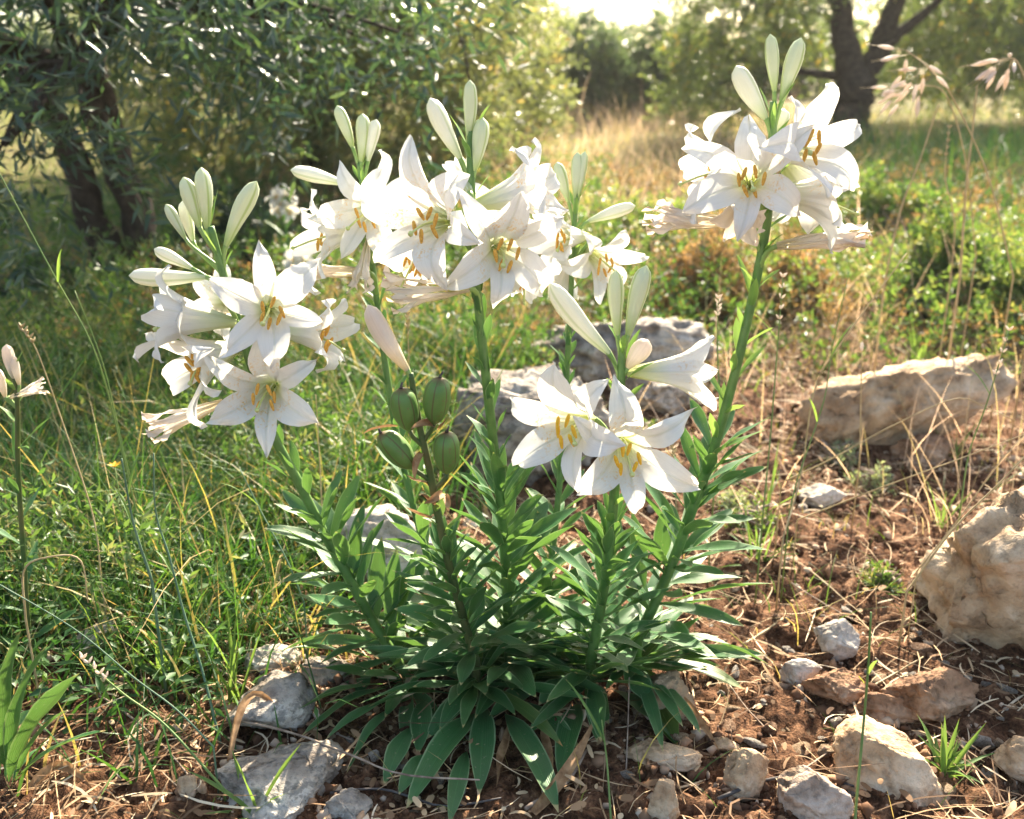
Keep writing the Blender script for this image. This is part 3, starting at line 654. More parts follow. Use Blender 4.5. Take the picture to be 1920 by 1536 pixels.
def pxleaf(plant, x0, y0, Y0, x1, y1, Y1=None, w=30, arch=.12, roll=0.0, m='lily_leaf', lie=None):
    """a leaf seen from x0,y0 to x1,y1; Y0,Y1 are its depths; lie: tip rests on the ground at that height"""
    a = at(x0, y0, Y0)
    if lie is not None:
        b = ground(x1, y1); d = ray(x1, y1); b = b - d * (lie / max(.2, -d.z))
    else: b = at(x1, y1, Y1 if Y1 else Y0)
    if a.z < float(gz(a.x, a.y)) + .012: a = ground(x0, y0); a.z += .015
    if b.z < float(gz(b.x, b.y)) + .008: b = ground(x1, y1); b = b - ray(x1, y1) * .022
    L = (b - a).length; c = a.lerp(b, .45) + Vector((0, 0, 1)) * max(arch, .12 if y1 > y0 else 0) * L
    add_leaf(plant, a, c, b, w * 1.08 * (a - Vector((0, 0, CAMH))).length / FPX, roll, m, .28)

GROUPL = 'white lily stems of the clump'
def lily(label, pts, r_top=.0050, r_bot=.0090, dark=False, group=None):
    sp = stem_path(pts); b = sp[-1].copy(); b.z = float(gz(b.x, b.y)) - .01
    sp = sp + [sp[-1].lerp(b, i / 6) for i in range(1, 7)]
    pl = empty('lily_plant', b); tag(pl, label, 'lily', group or GROUPL)
    mk('stem', tube(sp, lambda t: r_top + (r_bot - r_top) * t ** .7, 8), 'stem_dark' if dark else 'stem', pl); return pl, sp

# --- the lily that leans away with many green buds (behind the grass)
L1, s1 = lily('lily leaning over the green grass, open flowers under a crowd of pale buds', [(395, 425, 1.38), (420, 520, 1.385), (447, 605, 1.39), (472, 690, 1.40), (505, 800, 1.41), (560, 905, 1.42), (605, 995, 1.43), (655, 1085, 1.43), (705, 1175, 1.43), (765, 1270, 1.42)])
for b in [(388, 428, 377, 314, 34, 1), (374, 426, 344, 332, 33, 1), (347, 447, 311, 383, 22, 1), (424, 460, 481, 340, 38, 1), (386, 519, 242, 517, 36, 0), (360, 503, 289, 467, 26, 0)]: bud(L1, s1, *b)
bud(L1, s1, 362, 452, 343, 376, 26, 0, dy=-.02)
flower(L1, s1, 508, 578, (.28, -.08, .95), 1.0, .95, 45)
flower(L1, s1, 492, 738, (.04, -.16, .98), 1.02, .98, 92, drop=.04)
flower(L1, s1, 622, 628, (1, -.08, .12), .95, .80, 20, dz=.02)
flower(L1, s1, 306, 592, (-1, .08, .22), 1.1, .70, 10, dz=.03)
flower(L1, s1, 350, 684, (-.72, -.35, .6), 1.05, .85, 80, dz=.06)
flower(L1, s1, 335, 788, (-1, -.42, .15), 1.0, .15, 10, kind='wilt', dz=.03)
flower(L1, s1, 415, 560, (-.35, .15, -.9), .8, .75, 30, dz=-.05)
spiral(L1, s1, .0, .34, 11, .05, .035, .009, .008, 1.0, .75, 'bract', 1)
spiral(L1, s1, .46, .66, 12, .055, .09, .012, .016, 1.1, .85, 'lily_leaf', 2)
spiral(L1, s1, .62, .93, 40, .10, .16, .020, .027, .80, .35, 'lily_leaf', 3)

# --- the two that stand behind
L2, s2 = lily('slender lily behind the tallest middle stem with one bud pointing sideways', [(672, 305, 1.62), (682, 370, 1.62), (690, 440, 1.62), (700, 510, 1.62), (714, 620, 1.61), (745, 820, 1.58), (800, 1040, 1.54), (860, 1200, 1.48)], .0036, .0065)
for b in [(661, 276, 632, 198, 27, 1), (677, 303, 680, 213, 30, 1), (690, 302, 706, 224, 27, 0), (647, 345, 545, 319, 30, 0)]: bud(L2, s2, *b)
flower(L2, s2, 592, 440, (-.85, -.12, .5), 1.0, .9, 70, dz=.05)
flower(L2, s2, 683, 400, (-.05, -.35, .92), 1.0, .95, 60, dz=.08)
flower(L2, s2, 735, 375, (.45, .35, -.6), .95, .85, 30, dz=-.06)
flower(L2, s2, 610, 509, (-1, .02, .1), 1.0, .06, 10, kind='wilt', dz=.02)
flower(L2, s2, 680, 505, (-.1, -.9, .3), .75, .25, 40, kind='wilt', dz=.05)
spiral(L2, s2, .05, .5, 16, .04, .06, .008, .011, 1.0, .7, 'bract', 11); spiral(L2, s2, .5, .7, 14, .05, .07, .010, .014, 1.1, .9, 'lily_leaf', 13); spiral(L2, s2, .7, .96, 32, .08, .16, .016, .026, .95, .4, 'lily_leaf', 12)

L4, s4 = lily('short lily standing before the grey ledge, with twin upright buds touching', [(1082, 360, 1.66), (1076, 430, 1.66), (1072, 520, 1.66), (1066, 640, 1.65), (1061, 730, 1.64), (1050, 900, 1.60), (1030, 1080, 1.54), (1010, 1200, 1.48)], .0036, .0065)
for b in [(1066, 378, 1044, 304, 27, 1), (1078, 372, 1083, 285, 24, 1), (1084, 372, 1097, 284, 22, 1), (1103, 415, 1191, 386, 27, 0)]: bud(L4, s4, *b)
flower(L4, s4, 1138, 492, (.35, -.38, .82), .92, .9, 75, dz=.06)
flower(L4, s4, 1042, 445, (-.55, -.1, .5), .95, .85, 60, dz=.05)
flower(L4, s4, 1050, 520, (-.3, -.6, -.3), .8, .7, 60, dz=-.03)
spiral(L4, s4, .04, .4, 12, .04, .05, .008, .009, 1.0, .8, 'bract', 14); spiral(L4, s4, .4, .62, 14, .035, .05, .008, .012, 1.15, 1.0, 'lily_leaf', 16); spiral(L4, s4, .62, .96, 36, .07, .16, .015, .026, 1.0, .4, 'lily_leaf', 15)

# --- the tall middle one
L3, s3 = lily('tall upright lily in the middle of the clump, two large star flowers side by side', [(881, 245, 1.42), (883, 330, 1.42), (886, 420, 1.42), (892, 520, 1.42), (905, 650, 1.42), (925, 830, 1.425), (940, 960, 1.43), (950, 1100, 1.43), (955, 1235, 1.42)])
for b in [(863, 297, 806, 184, 38, 0), (878, 262, 881, 150, 29, 1), (889, 320, 905, 220, 36, 1)]: bud(L3, s3, *b)
flower(L3, s3, 790, 410, (-.38, -.12, .92), 1.10, .98, 40)
flower(L3, s3, 952, 468, (.20, -.18, .95), 1.08, .98, 85)
flower(L3, s3, 1008, 352, (.92, .22, .2), 1.1, .72, 30, dz=.02)
flower(L3, s3, 790, 550, (-1, -.12, .25), 1.0, .22, 20, kind='wilt', dz=.04)
flower(L3, s3, 770, 498, (-.4, -.75, .2), .85, .7, 30, dz=.03)
flower(L3, s3, 990, 530, (.35, -.7, .1), .75, .75, 45, dz=.0)
flower(L3, s3, 935, 425, (.35, .15, -.9), 1.0, .85, 10, dz=-.06)
flower(L3, s3, 868, 325, (-.2, .6, -.6), .6, .5, 10, dz=-.03)
spiral(L3, s3, .03, .40, 13, .05, .05, .009, .009, 1.05, .85, 'bract', 5)
spiral(L3, s3, .40, .66, 20, .045, .075, .011, .015, 1.25, 1.0, 'lily_leaf', 6)
spiral(L3, s3, .66, .97, 64, .10, .18, .022, .030, 1.0, .35, 'lily_leaf', 7)

# --- the front one with the lowest flowers
L5, s5 = lily('lily in front with the lowest flowers and yellow stamens', [(1167, 640, 1.33), (1164, 720, 1.33), (1158, 810, 1.335), (1150, 950, 1.345), (1135, 1085, 1.36), (1108, 1240, 1.37)])
for b in [(1142, 662, 1030, 530, 44, 0), (1158, 628, 1155, 506, 34, 1), (1178, 628, 1212, 498, 40, 1)]: bud(L5, s5, *b)
bud(L5, s5, 1176, 690, 1216, 638, 42, 0, m='petal_wilt')
flower(L5, s5, 1178, 855, (.0, -.20, .98), 1.02, 1.0, 95, yellow=True, drop=.03)
flower(L5, s5, 1055, 800, (-.48, -.10, .86), 1.05, .95, 100, yellow=True)
flower(L5, s5, 1300, 695, (1, .02, .1), 1.05, .55, 5, dz=.0, yellow=True)
spiral(L5, s5, .0, .30, 9, .05, .05, .009, .010, 1.1, .9, 'bract', 21)
spiral(L5, s5, .44, .66, 10, .045, .06, .012, .014, 1.15, 1.0, 'bract', 22)
spiral(L5, s5, .64, .97, 46, .07, .16, .018, .028, 1.1, .35, 'lily_leaf', 23)

# --- the tall one on the sunny side
L6, s6 = lily('tallest lily leaning out over the bare soil, flowers high against the trees', [(1450, 190, 1.42), (1448, 270, 1.42), (1440, 400, 1.42), (1425, 490, 1.42), (1405, 585, 1.42), (1375, 712, 1.42), (1336, 850, 1.42), (1296, 960, 1.42), (1255, 1070, 1.42), (1195, 1200, 1.41)])
for b in [(1436, 222, 1380, 124, 40, 0), (1452, 172, 1444, 64, 27, 1), (1466, 190, 1502, 71, 34, 1)]: bud(L6, s6, *b)
bud(L6, s6, 1452, 246, 1470, 204, 34, 0, dy=-.03)
flower(L6, s6, 1408, 328, (-.22, -.08, .96), 1.08, 1.0, 88)
flower(L6, s6, 1535, 262, (.5, .02, .84), 1.05, .95, 78)
flower(L6, s6, 1316, 318, (-.85, -.02, .12), 1.05, .85, 40, dz=-.01)
flower(L6, s6, 1560, 372, (1, -.12, .15), 1.05, .85, 30, dz=.02)
flower(L6, s6, 1510, 345, (.5, -.2, -.6), 1.0, .85, 10, dz=-.06)
flower(L6, s6, 1285, 414, (-1, .02, .1), 1.0, .08, 10, kind='wilt', dz=.02)
flower(L6, s6, 1555, 450, (1, .10, .15), 1.05, .08, 10, kind='wilt', dz=.02)
flower(L6, s6, 1390, 405, (-.25, -.6, .5), .8, .45, 40, kind='wilt', dz=.06)
spiral(L6, s6, .03, .36, 13, .05, .05, .009, .009, 1.05, .8, 'bract', 31)
spiral(L6, s6, .38, .66, 16, .055, .075, .012, .016, 1.15, .85, 'bract', 32)
spiral(L6, s6, .62, .97, 54, .09, .16, .020, .027, .85, .35, 'lily_leaf', 33)

# --- the one in fruit
L7, s7 = lily('spent lily carrying four green seed pods and one faded bud', [(770, 700, 1.33), (785, 790, 1.33), (805, 880, 1.33), (820, 960, 1.335), (842, 1060, 1.345), (866, 1150, 1.355), (892, 1240, 1.36)], .0042, .0075, True)
bud(L7, s7, 764, 694, 690, 572, 44, 0, m='petal_wilt')
def pod(bx, by, tx, ty, wpx):
    b = at(bx, by, 1.325); t = at(tx, ty, 1.315); px = (b - Vector((0, 0, CAMH))).length / FPX; rr = wpx * .5 * px; P = [b.lerp(t, i / 13) for i in range(14)]
    K = [(0, .16), (.05, .38), (.15, .68), (.35, .95), (.55, 1), (.75, .94), (.88, .76), (.95, .5), (.985, .22), (1, .16)]
    def prof(s):
        for (a, x), (c, y) in zip(K, K[1:]):
            if a <= s <= c: return rr * (x + (y - x) * (s - a) / (c - a))
        return rr * .16
    o = mk('seed_pod', lathe(P, prof, 30, lambda th, s: 1 + .05 * math.cos(3 * th) + .10 * (abs(math.cos(3 * th)) ** .6 - .6) * math.sin(math.pi * s)), 'pod', L7)
    att = min(s7, key=lambda p: abs(p.z - (b.z - .035))); mk('pedicel', tube(curve_pts(att, b, Vector((0, 0, 1)), (t - b).normalized(), 7), .0036, 7), 'stem_dark', o)
    e = t; d = (t - b).normalized(); mk('dry_style', tube([e, e + d * .004 + CR * .001, e + d * .009 + CR * .003], lambda s: .0024 - .001 * s, 6), 'twig_dark', o)
pod(768, 808, 752, 728, 50); pod(814, 795, 825, 708, 50); pod(775, 878, 714, 812, 48); pod(838, 888, 838, 810, 49)
for (x0, y0, x1, y1, x2, y2, w_) in [(745, 800, 700, 800, 680, 815, 10), (790, 850, 775, 870, 778, 900, 14), (830, 925, 815, 935, 795, 945, 16), (836, 930, 846, 945, 840, 962, 14), (808, 972, 775, 965, 760, 950, 12), (815, 800, 790, 790, 770, 805, 16), (800, 905, 775, 905, 762, 890, 8), (820, 950, 800, 940, 790, 925, 14), (822, 806, 835, 795, 838, 780, 9)]:
    add_leaf(L7, at(x0, y0, 1.325), at(x1, y1, 1.30), at(x2, y2, 1.30), w_ * .00078, rnd.uniform(-.8, .8), 'dry_leaf', .8, strap, 'dry_bract')
spiral(L7, s7, .42, .62, 9, .035, .055, .010, .012, 1.2, .9, 'bract', 41); spiral(L7, s7, .58, .97, 44, .06, .16, .015, .027, 1.0, .35, 'lily_leaf', 43)

# --- leaves that can be read one by one: (plant, x0,y0,Y0, x1,y1, Y1 or None, width, arch, roll)
PXL = [
 (L1, 700, 1236, 1.41, 541, 1215, 1.36, 31, .10, .5), (L1, 722, 1283, 1.38, 540, 1343, 1.27, 33, .16, .3), (L1, 726, 1290, 1.37, 566, 1380, 1.25, 36, .16, .35), (L1, 677, 1178, 1.42, 549, 1113, 1.38, 30, .06, .4),
 (L1, 680, 1190, 1.41, 577, 1172, 1.34, 29, .14, .5), (L1, 655, 1122, 1.42, 538, 1064, 1.40, 30, .06, .3), (L1, 600, 1040, 1.43, 530, 990, 1.40, 22, .06, .3), (L1, 702, 1178, 1.44, 716, 1006, 1.50, 34, .02, .1),
 (L1, 730, 1182, 1.43, 744, 1028, 1.46, 36, .0, -.1), (L1, 742, 1188, 1.42, 781, 1030, 1.45, 32, .0, -.2), (L1, 662, 1095, 1.43, 672, 970, 1.46, 30, .0, .0), (L1, 756, 1326, 1.35, 610, 1388, 1.24, 26, .2, .4),
 (L7, 850, 1303, 1.35, 690, 1326, 1.27, 36, .18, .2), (L7, 890, 1308, 1.34, 800, 1386, 1.25, 40, .22, -.2), (L7, 797, 1330, 1.33, 784, 1416, 1.26, 36, .2, .2), (L7, 775, 1380, 1.30, 720, 1474, 1.18, 34, .2, .0),
 (L7, 742, 1340, 1.33, 650, 1450, 1.20, 24, .2, .2), (L7, 800, 1430, 1.26, 748, 1490, 1.17, 30, .15, 0), (L7, 876, 1425, 1.28, 842, 1545, 1.12, 30, .15, 0), (L7, 842, 1240, 1.36, 718, 1193, 1.30, 34, .06, .5),
 (L7, 868, 1182, 1.36, 914, 1098, 1.36, 30, .05, .2), (L7, 850, 1156, 1.36, 786, 1113, 1.31, 28, .08, .6), (L7, 855, 1195, 1.36, 775, 1147, 1.31, 24, .10, .6), (L7, 856, 1216, 1.36, 799, 1188, 1.30, 24, .12, .5),
 (L3, 897, 1352, 1.36, 762, 1516, 1.15, 48, .16, .0), (L3, 910, 1340, 1.36, 898, 1492, 1.18, 42, .16, .1), (L3, 947, 1354, 1.35, 1047, 1524, 1.13, 46, .16, -.1), (L3, 943, 1328, 1.36, 1088, 1405, 1.25, 42, .16, -.2),
 (L3, 930, 1292, 1.38, 1032, 1262, 1.33, 34, .14, -.3), (L3, 1050, 1272, 1.38, 915, 1348, 1.29, 40, .18, .2), (L3, 837, 1036, 1.45, 718, 1011, 1.42, 30, .06, .4), (L3, 818, 1042, 1.44, 731, 977, 1.42, 26, .04, .4), (L3, 928, 1052, 1.42, 828, 984, 1.37, 28, .04, .4),
 (L5, 1086, 1275, 1.36, 1010, 1322, 1.29, 42, .2, .1), (L5, 1103, 1283, 1.36, 1142, 1358, 1.28, 34, .2, .5), (L5, 1085, 1332, 1.34, 1049, 1460, 1.22, 42, .14, .1), (L5, 1143, 1307, 1.37, 1274, 1402, 1.28, 42, .16, -.2),
 (L5, 1118, 1266, 1.37, 1230, 1258, 1.32, 34, .12, -.5), (L5, 1122, 1273, 1.37, 1312, 1252, 1.34, 32, .10, -.4), (L5, 1080, 1224, 1.38, 978, 1172, 1.34, 32, .08, .5), (L5, 1106, 1198, 1.38, 1021, 1176, 1.33, 22, .12, .5),
 (L5, 1056, 1164, 1.40, 985, 1093, 1.38, 30, .05, .3), (L5, 1114, 1138, 1.38, 1038, 1073, 1.35, 26, .05, .3), (L5, 1184, 1266, 1.37, 1216, 1318, 1.31, 38, .2, .3),
 (L6, 1268, 1188, 1.40, 1441, 1246, 1.33, 34, .12, -.3), (L6, 1246, 1134, 1.42, 1452, 1094, 1.40, 28, .10, -.7), (L6, 1240, 1150, 1.42, 1360, 1122, 1.42, 24, .10, -.7), (L6, 1250, 1164, 1.42, 1291, 1232, 1.36, 36, .25, .3),
 (L6, 1156, 1218, 1.40, 1260, 1160, 1.37, 40, .06, -.2), (L6, 1256, 1070, 1.42, 1190, 1003, 1.38, 30, .08, .4), (L6, 1268, 1066, 1.42, 1376, 1030, 1.40, 28, .08, -.4), (L6, 1282, 1048, 1.43, 1380, 960, 1.44, 28, .06, -.2),
 (L6, 1208, 1104, 1.45, 1184, 958, 1.48, 38, .0, 0), (L6, 1238, 1062, 1.45, 1246, 950, 1.48, 32, .0, 0), (L6, 1300, 960, 1.43, 1392, 862, 1.42, 24, .04, -.2), (L6, 1316, 910, 1.42, 1398, 822, 1.40, 22, .04, -.2)]
for a in PXL: pxleaf(*a)
pxleaf(L6, 1200, 1236, 1.38, 1396, 1292, 1.32, 44, .1, -.2, 'lily_leaf_old'); pxleaf(L5, 1210, 1310, 1.36, 1270, 1400, 1.25, 44, .15, 0, 'lily_leaf_old')
# low leaves round the foot of every stem
for k, (pl, sp, n) in enumerate([(L1, s1, 16), (L2, s2, 18), (L3, s3, 26), (L4, s4, 22), (L5, s5, 24), (L6, s6, 24), (L7, s7, 24)]):
    r_ = random.Random(300 + k); b = sp[-4]
    for i in range(n):
        az = i * 2.4 + k; el = r_.uniform(.12, .85); L = r_.uniform(.12, .21); d = Vector((math.cos(az) * math.cos(el), math.sin(az) * math.cos(el), math.sin(el)))
        p1 = b + d * L * .55; p2 = p1 + (d + Vector((0, 0, -r_.uniform(.1, .7)))).normalized() * L * .5; p2.z = max(p2.z, float(gz(p2.x, p2.y)) + .012)
        add_leaf(pl, b, p1, p2, r_.uniform(.020, .029), r_.uniform(-.3, .3), 'lily_leaf' if r_.random() > .08 else 'lily_leaf_old')

# --- a pale one far off in the grass and a faded one at the edge of the grass
L8, s8 = lily('small pale lily far behind in the shade of the olive trees', [(527, 352, 4.0), (530, 400, 4.0), (545, 480, 4.0), (556, 560, 4.0)], .004, .006, group='lilies beyond the clump')
for (x, y, ax, rl) in [(516, 365, (-.6, .1, .7), 20), (540, 366, (.5, .2, .7), 50), (520, 392, (-.4, -.2, .8), 80), (545, 395, (.6, -.3, .6), 10), (528, 378, (0, .3, .9), 40)]: flower(L8, s8, x, y, ax, .62, .9, rl, dz=.04)
spiral(L8, s8, .3, .95, 14, .08, .12, .016, .02, .9, .6, 'lily_leaf', 51)
L10, s10 = lily('small pale lily lower down beside the far one, half hidden by flowers in front', [(556, 470, 3.4), (560, 520, 3.4), (566, 600, 3.4)], .004, .006, group='lilies beyond the clump')
for (x, y, ax, rl) in [(545, 486, (-.6, .1, .7), 20), (572, 484, (.5, .2, .7), 50), (560, 505, (0, -.2, .8), 80)]: flower(L10, s10, x, y, ax, .62, .9, rl, dz=.04)
spiral(L10, s10, .4, .95, 8, .08, .12, .016, .02, .9, .6, 'lily_leaf', 52)
L9, s9 = lily('faded lily with shrivelled grey buds rising from the green grass', [(22, 690, 1.40), (32, 750, 1.40), (34, 880, 1.41), (44, 1040, 1.42), (52, 1170, 1.42)], .003, .0045, True, group='lilies beyond the clump')
for b in [(27, 712, 12, 646, 22, 1), (36, 722, 20, 665, 18, 0), (10, 745, -8, 690, 20, 1)]: bud(L9, s9, *b, m='petal_wilt', drop=.02)
flower(L9, s9, 58, 732, (.9, .3, .1), .5, .2, 30, kind='wilt', dz=.0, drop=.02)
spiral(L9, s9, .05, .4, 6, .04, .05, .007, .009, 1, .8, 'bract', 61); spiral(L9, s9, .4, .95, 9, .06, .09, .010, .014, 1.1, .7, 'lily_leaf', 62)

# ------------------------------------------------------------------ trees
def tree(name, label, base, trunks, lobes, ll, lw, m, nl=14, tl=.34, seed=0, group='olive trees behind the lilies', droop=0.1, cat='tree'):
    global nr
    nr = np.random.default_rng(seed + 900); bz = float(gz(base[0], base[1])); b = Vector((base[0], base[1], bz - .05)); t = empty(name, b); tag(t, label, cat, group)
    r_ = random.Random(seed); gs = []
    for pts, r0, r1 in trunks:
        P = crspline([b + Vector(p) for p in pts], 16); P = [p + Vector((r_.uniform(-1, 1), r_.uniform(-1, 1), 0)) * r0 * .18 for p in P]
        gs.append(tube(P, lambda s: (r0 * (1 - s) + r1 * s) * (1 + .25 * math.exp(-s * 9)), 11))
    tips = [b + Vector(p[0][-1]) for p in trunks]
    Vs, Ts, kk, tn = [], [], 0, []
    for (cx, cy, cz, rx, ry, rz, n) in lobes:
        c = b + Vector((cx, cy, cz)); near = min(tips, key=lambda p: (p - c).length)
        mid = near.lerp(c, .5) + Vector((r_.uniform(-.15, .15), r_.uniform(-.15, .15), .12))
        gs.append(tube(crspline([near, mid, c], 7), lambda s: .035 * (1 - s) + .012, 6))
        for _ in range(7):
            e = c + Vector((r_.gauss(0, .5) * rx, r_.gauss(0, .5) * ry, r_.gauss(0, .5) * rz)); gs.append(tube(crspline([mid, mid.lerp(e, .55) + Vector((0, 0, .08)), e], 6), lambda s: .014 * (1 - s) + .004, 5))
        u = unit(nr.normal(size=(n, 3))); rad = nr.uniform(.25, 1, n) ** .5; C = np.array(c) + u * rad[:, None] * np.array([rx, ry, rz])
        gzc = gz(C[:, 0], C[:, 1]) + .12; C[:, 2] = np.maximum(C[:, 2], gzc + nr.uniform(0, .3, n))
        D = unit(u * .6 + nr.normal(size=(n, 3)) * .55 + np.array([0, 0, -droop])); V, tr, k = sprays(C, D, tl * nr.uniform(.6, 1.2, n), nl, ll, lw)
        Vs.append(V); Ts.append(tr + kk); kk += len(V)
        base_t = np.repeat(np.clip(nr.normal(.5, .2, n), 0, 1)[None, :], nl, 0).ravel(); tn.append(np.repeat(np.clip(base_t + nr.normal(0, .16, k) + (nr.random(k) < .015) * .5, 0, 1), 4))
    mk('trunk', join(*gs), 'bark', t)
    fast('crown', np.concatenate(Vs), np.zeros((0, 4), int), np.concatenate(Ts), np.concatenate(tn), m, t, org=tuple(b), smooth=False)
    return t
# near olive on the shady side, twin trunk
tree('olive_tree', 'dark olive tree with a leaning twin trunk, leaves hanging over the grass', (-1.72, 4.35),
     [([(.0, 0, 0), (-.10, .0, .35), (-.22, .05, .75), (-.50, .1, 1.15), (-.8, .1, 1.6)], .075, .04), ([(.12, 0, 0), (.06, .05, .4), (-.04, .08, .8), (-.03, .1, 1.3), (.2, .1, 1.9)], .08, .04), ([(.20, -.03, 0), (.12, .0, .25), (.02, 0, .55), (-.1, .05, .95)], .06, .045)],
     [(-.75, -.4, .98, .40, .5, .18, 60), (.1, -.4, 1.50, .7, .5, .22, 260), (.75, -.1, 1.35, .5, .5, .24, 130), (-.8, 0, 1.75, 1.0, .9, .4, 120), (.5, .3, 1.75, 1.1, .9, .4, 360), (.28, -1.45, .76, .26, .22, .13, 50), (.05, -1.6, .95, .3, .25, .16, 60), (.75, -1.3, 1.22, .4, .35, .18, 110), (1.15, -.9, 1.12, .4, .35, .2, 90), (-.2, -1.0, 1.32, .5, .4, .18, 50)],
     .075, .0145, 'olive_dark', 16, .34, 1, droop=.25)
# the hedge of olives in the middle
tree('olive_tree', 'bushy olive tree with foliage down to the grass, next to the twin trunk olive', (-1.35, 7.0),
     [([(0, 0, 0), (.05, 0, .6), (-.1, 0, 1.1), (.2, .1, 1.9), (.8, .1, 2.9)], .12, .04)],
     [(-.6, -.1, .6, .9, .7, .5, 516), (.5, -.2, .6, .85, .6, .5, 516), (-.2, -.1, 1.3, 1.2, .8, .5, 744), (.7, 0, 1.35, .9, .8, .5, 480), (-.6, 0, 1.9, 1.0, .8, .4, 312), (.4, .1, 2.0, 1.0, .8, .4, 312), (.5, .1, 2.9, .9, .8, .4, 60), (.9, .1, 3.3, .9, .8, .4, 50)],
     .060, .016, 'olive', 18, .30, 2)
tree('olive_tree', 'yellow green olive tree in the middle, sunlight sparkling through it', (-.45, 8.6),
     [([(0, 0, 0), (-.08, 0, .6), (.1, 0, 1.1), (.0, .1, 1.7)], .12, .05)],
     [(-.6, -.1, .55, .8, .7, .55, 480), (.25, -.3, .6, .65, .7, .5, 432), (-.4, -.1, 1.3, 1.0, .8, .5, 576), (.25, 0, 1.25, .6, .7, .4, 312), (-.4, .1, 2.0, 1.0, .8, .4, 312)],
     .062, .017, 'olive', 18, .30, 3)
tree('olive_tree', 'olive tree behind the bushy one, filling the gap beside the twin trunk', (-2.75, 8.2),
     [([(0, 0, 0), (.1, 0, .5), (0, 0, 1.0), (.1, .1, 1.6)], .12, .05)],
     [(.6, -.2, .6, .8, .8, .5, 338), (.2, 0, 1.2, .9, .8, .4, 312), (.3, .1, 1.8, .9, .8, .35, 195)],
     .065, .018, 'olive', 16, .30, 4)
# the dark ones far off in the gap
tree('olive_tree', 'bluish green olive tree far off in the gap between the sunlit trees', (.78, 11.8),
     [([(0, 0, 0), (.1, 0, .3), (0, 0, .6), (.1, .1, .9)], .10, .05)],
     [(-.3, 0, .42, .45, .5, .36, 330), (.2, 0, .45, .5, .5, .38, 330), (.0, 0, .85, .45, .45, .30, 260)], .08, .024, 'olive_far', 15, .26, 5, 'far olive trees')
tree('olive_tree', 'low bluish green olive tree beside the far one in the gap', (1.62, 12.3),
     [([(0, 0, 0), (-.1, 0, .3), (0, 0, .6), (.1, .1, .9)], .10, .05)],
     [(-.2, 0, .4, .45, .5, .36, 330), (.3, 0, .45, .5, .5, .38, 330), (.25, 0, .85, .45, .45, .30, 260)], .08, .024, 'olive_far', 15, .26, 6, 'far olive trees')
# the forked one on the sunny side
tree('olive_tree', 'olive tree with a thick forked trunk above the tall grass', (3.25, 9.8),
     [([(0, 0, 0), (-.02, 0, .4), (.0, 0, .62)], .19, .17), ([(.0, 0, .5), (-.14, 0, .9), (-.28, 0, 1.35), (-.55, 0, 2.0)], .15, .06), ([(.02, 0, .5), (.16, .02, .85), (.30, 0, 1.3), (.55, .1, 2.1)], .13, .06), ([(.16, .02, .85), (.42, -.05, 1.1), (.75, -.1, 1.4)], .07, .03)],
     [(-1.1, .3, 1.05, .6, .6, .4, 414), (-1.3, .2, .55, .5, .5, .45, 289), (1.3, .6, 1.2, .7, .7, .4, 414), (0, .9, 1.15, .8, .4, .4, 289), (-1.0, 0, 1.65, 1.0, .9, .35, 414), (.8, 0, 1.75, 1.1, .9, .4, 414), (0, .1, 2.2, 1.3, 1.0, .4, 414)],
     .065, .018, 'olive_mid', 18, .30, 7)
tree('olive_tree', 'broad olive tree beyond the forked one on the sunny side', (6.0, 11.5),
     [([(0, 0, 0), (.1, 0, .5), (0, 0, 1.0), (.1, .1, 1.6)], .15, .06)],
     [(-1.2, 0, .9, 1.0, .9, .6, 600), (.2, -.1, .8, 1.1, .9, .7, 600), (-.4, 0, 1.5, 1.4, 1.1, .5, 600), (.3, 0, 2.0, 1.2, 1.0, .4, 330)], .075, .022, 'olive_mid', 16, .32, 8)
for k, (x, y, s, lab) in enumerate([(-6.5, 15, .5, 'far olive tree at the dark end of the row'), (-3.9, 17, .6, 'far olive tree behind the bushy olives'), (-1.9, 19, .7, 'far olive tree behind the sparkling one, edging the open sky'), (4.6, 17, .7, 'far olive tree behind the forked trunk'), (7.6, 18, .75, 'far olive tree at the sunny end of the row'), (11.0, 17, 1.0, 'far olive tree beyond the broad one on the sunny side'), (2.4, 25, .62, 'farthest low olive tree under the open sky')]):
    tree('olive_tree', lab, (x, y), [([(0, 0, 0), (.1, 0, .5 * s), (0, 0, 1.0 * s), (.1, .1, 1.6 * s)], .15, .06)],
         [(-1.0 * s, 0, .7 * s, 1.1 * s, .9 * s, .7 * s, 300), (.9 * s, 0, .7 * s, 1.1 * s, .9 * s, .7 * s, 300), (0, 0, 1.5 * s, 1.3 * s, 1.0 * s, .6 * s, 330)], .12, .036, 'olive_far', 12, .36, 20 + k, 'far olive trees')

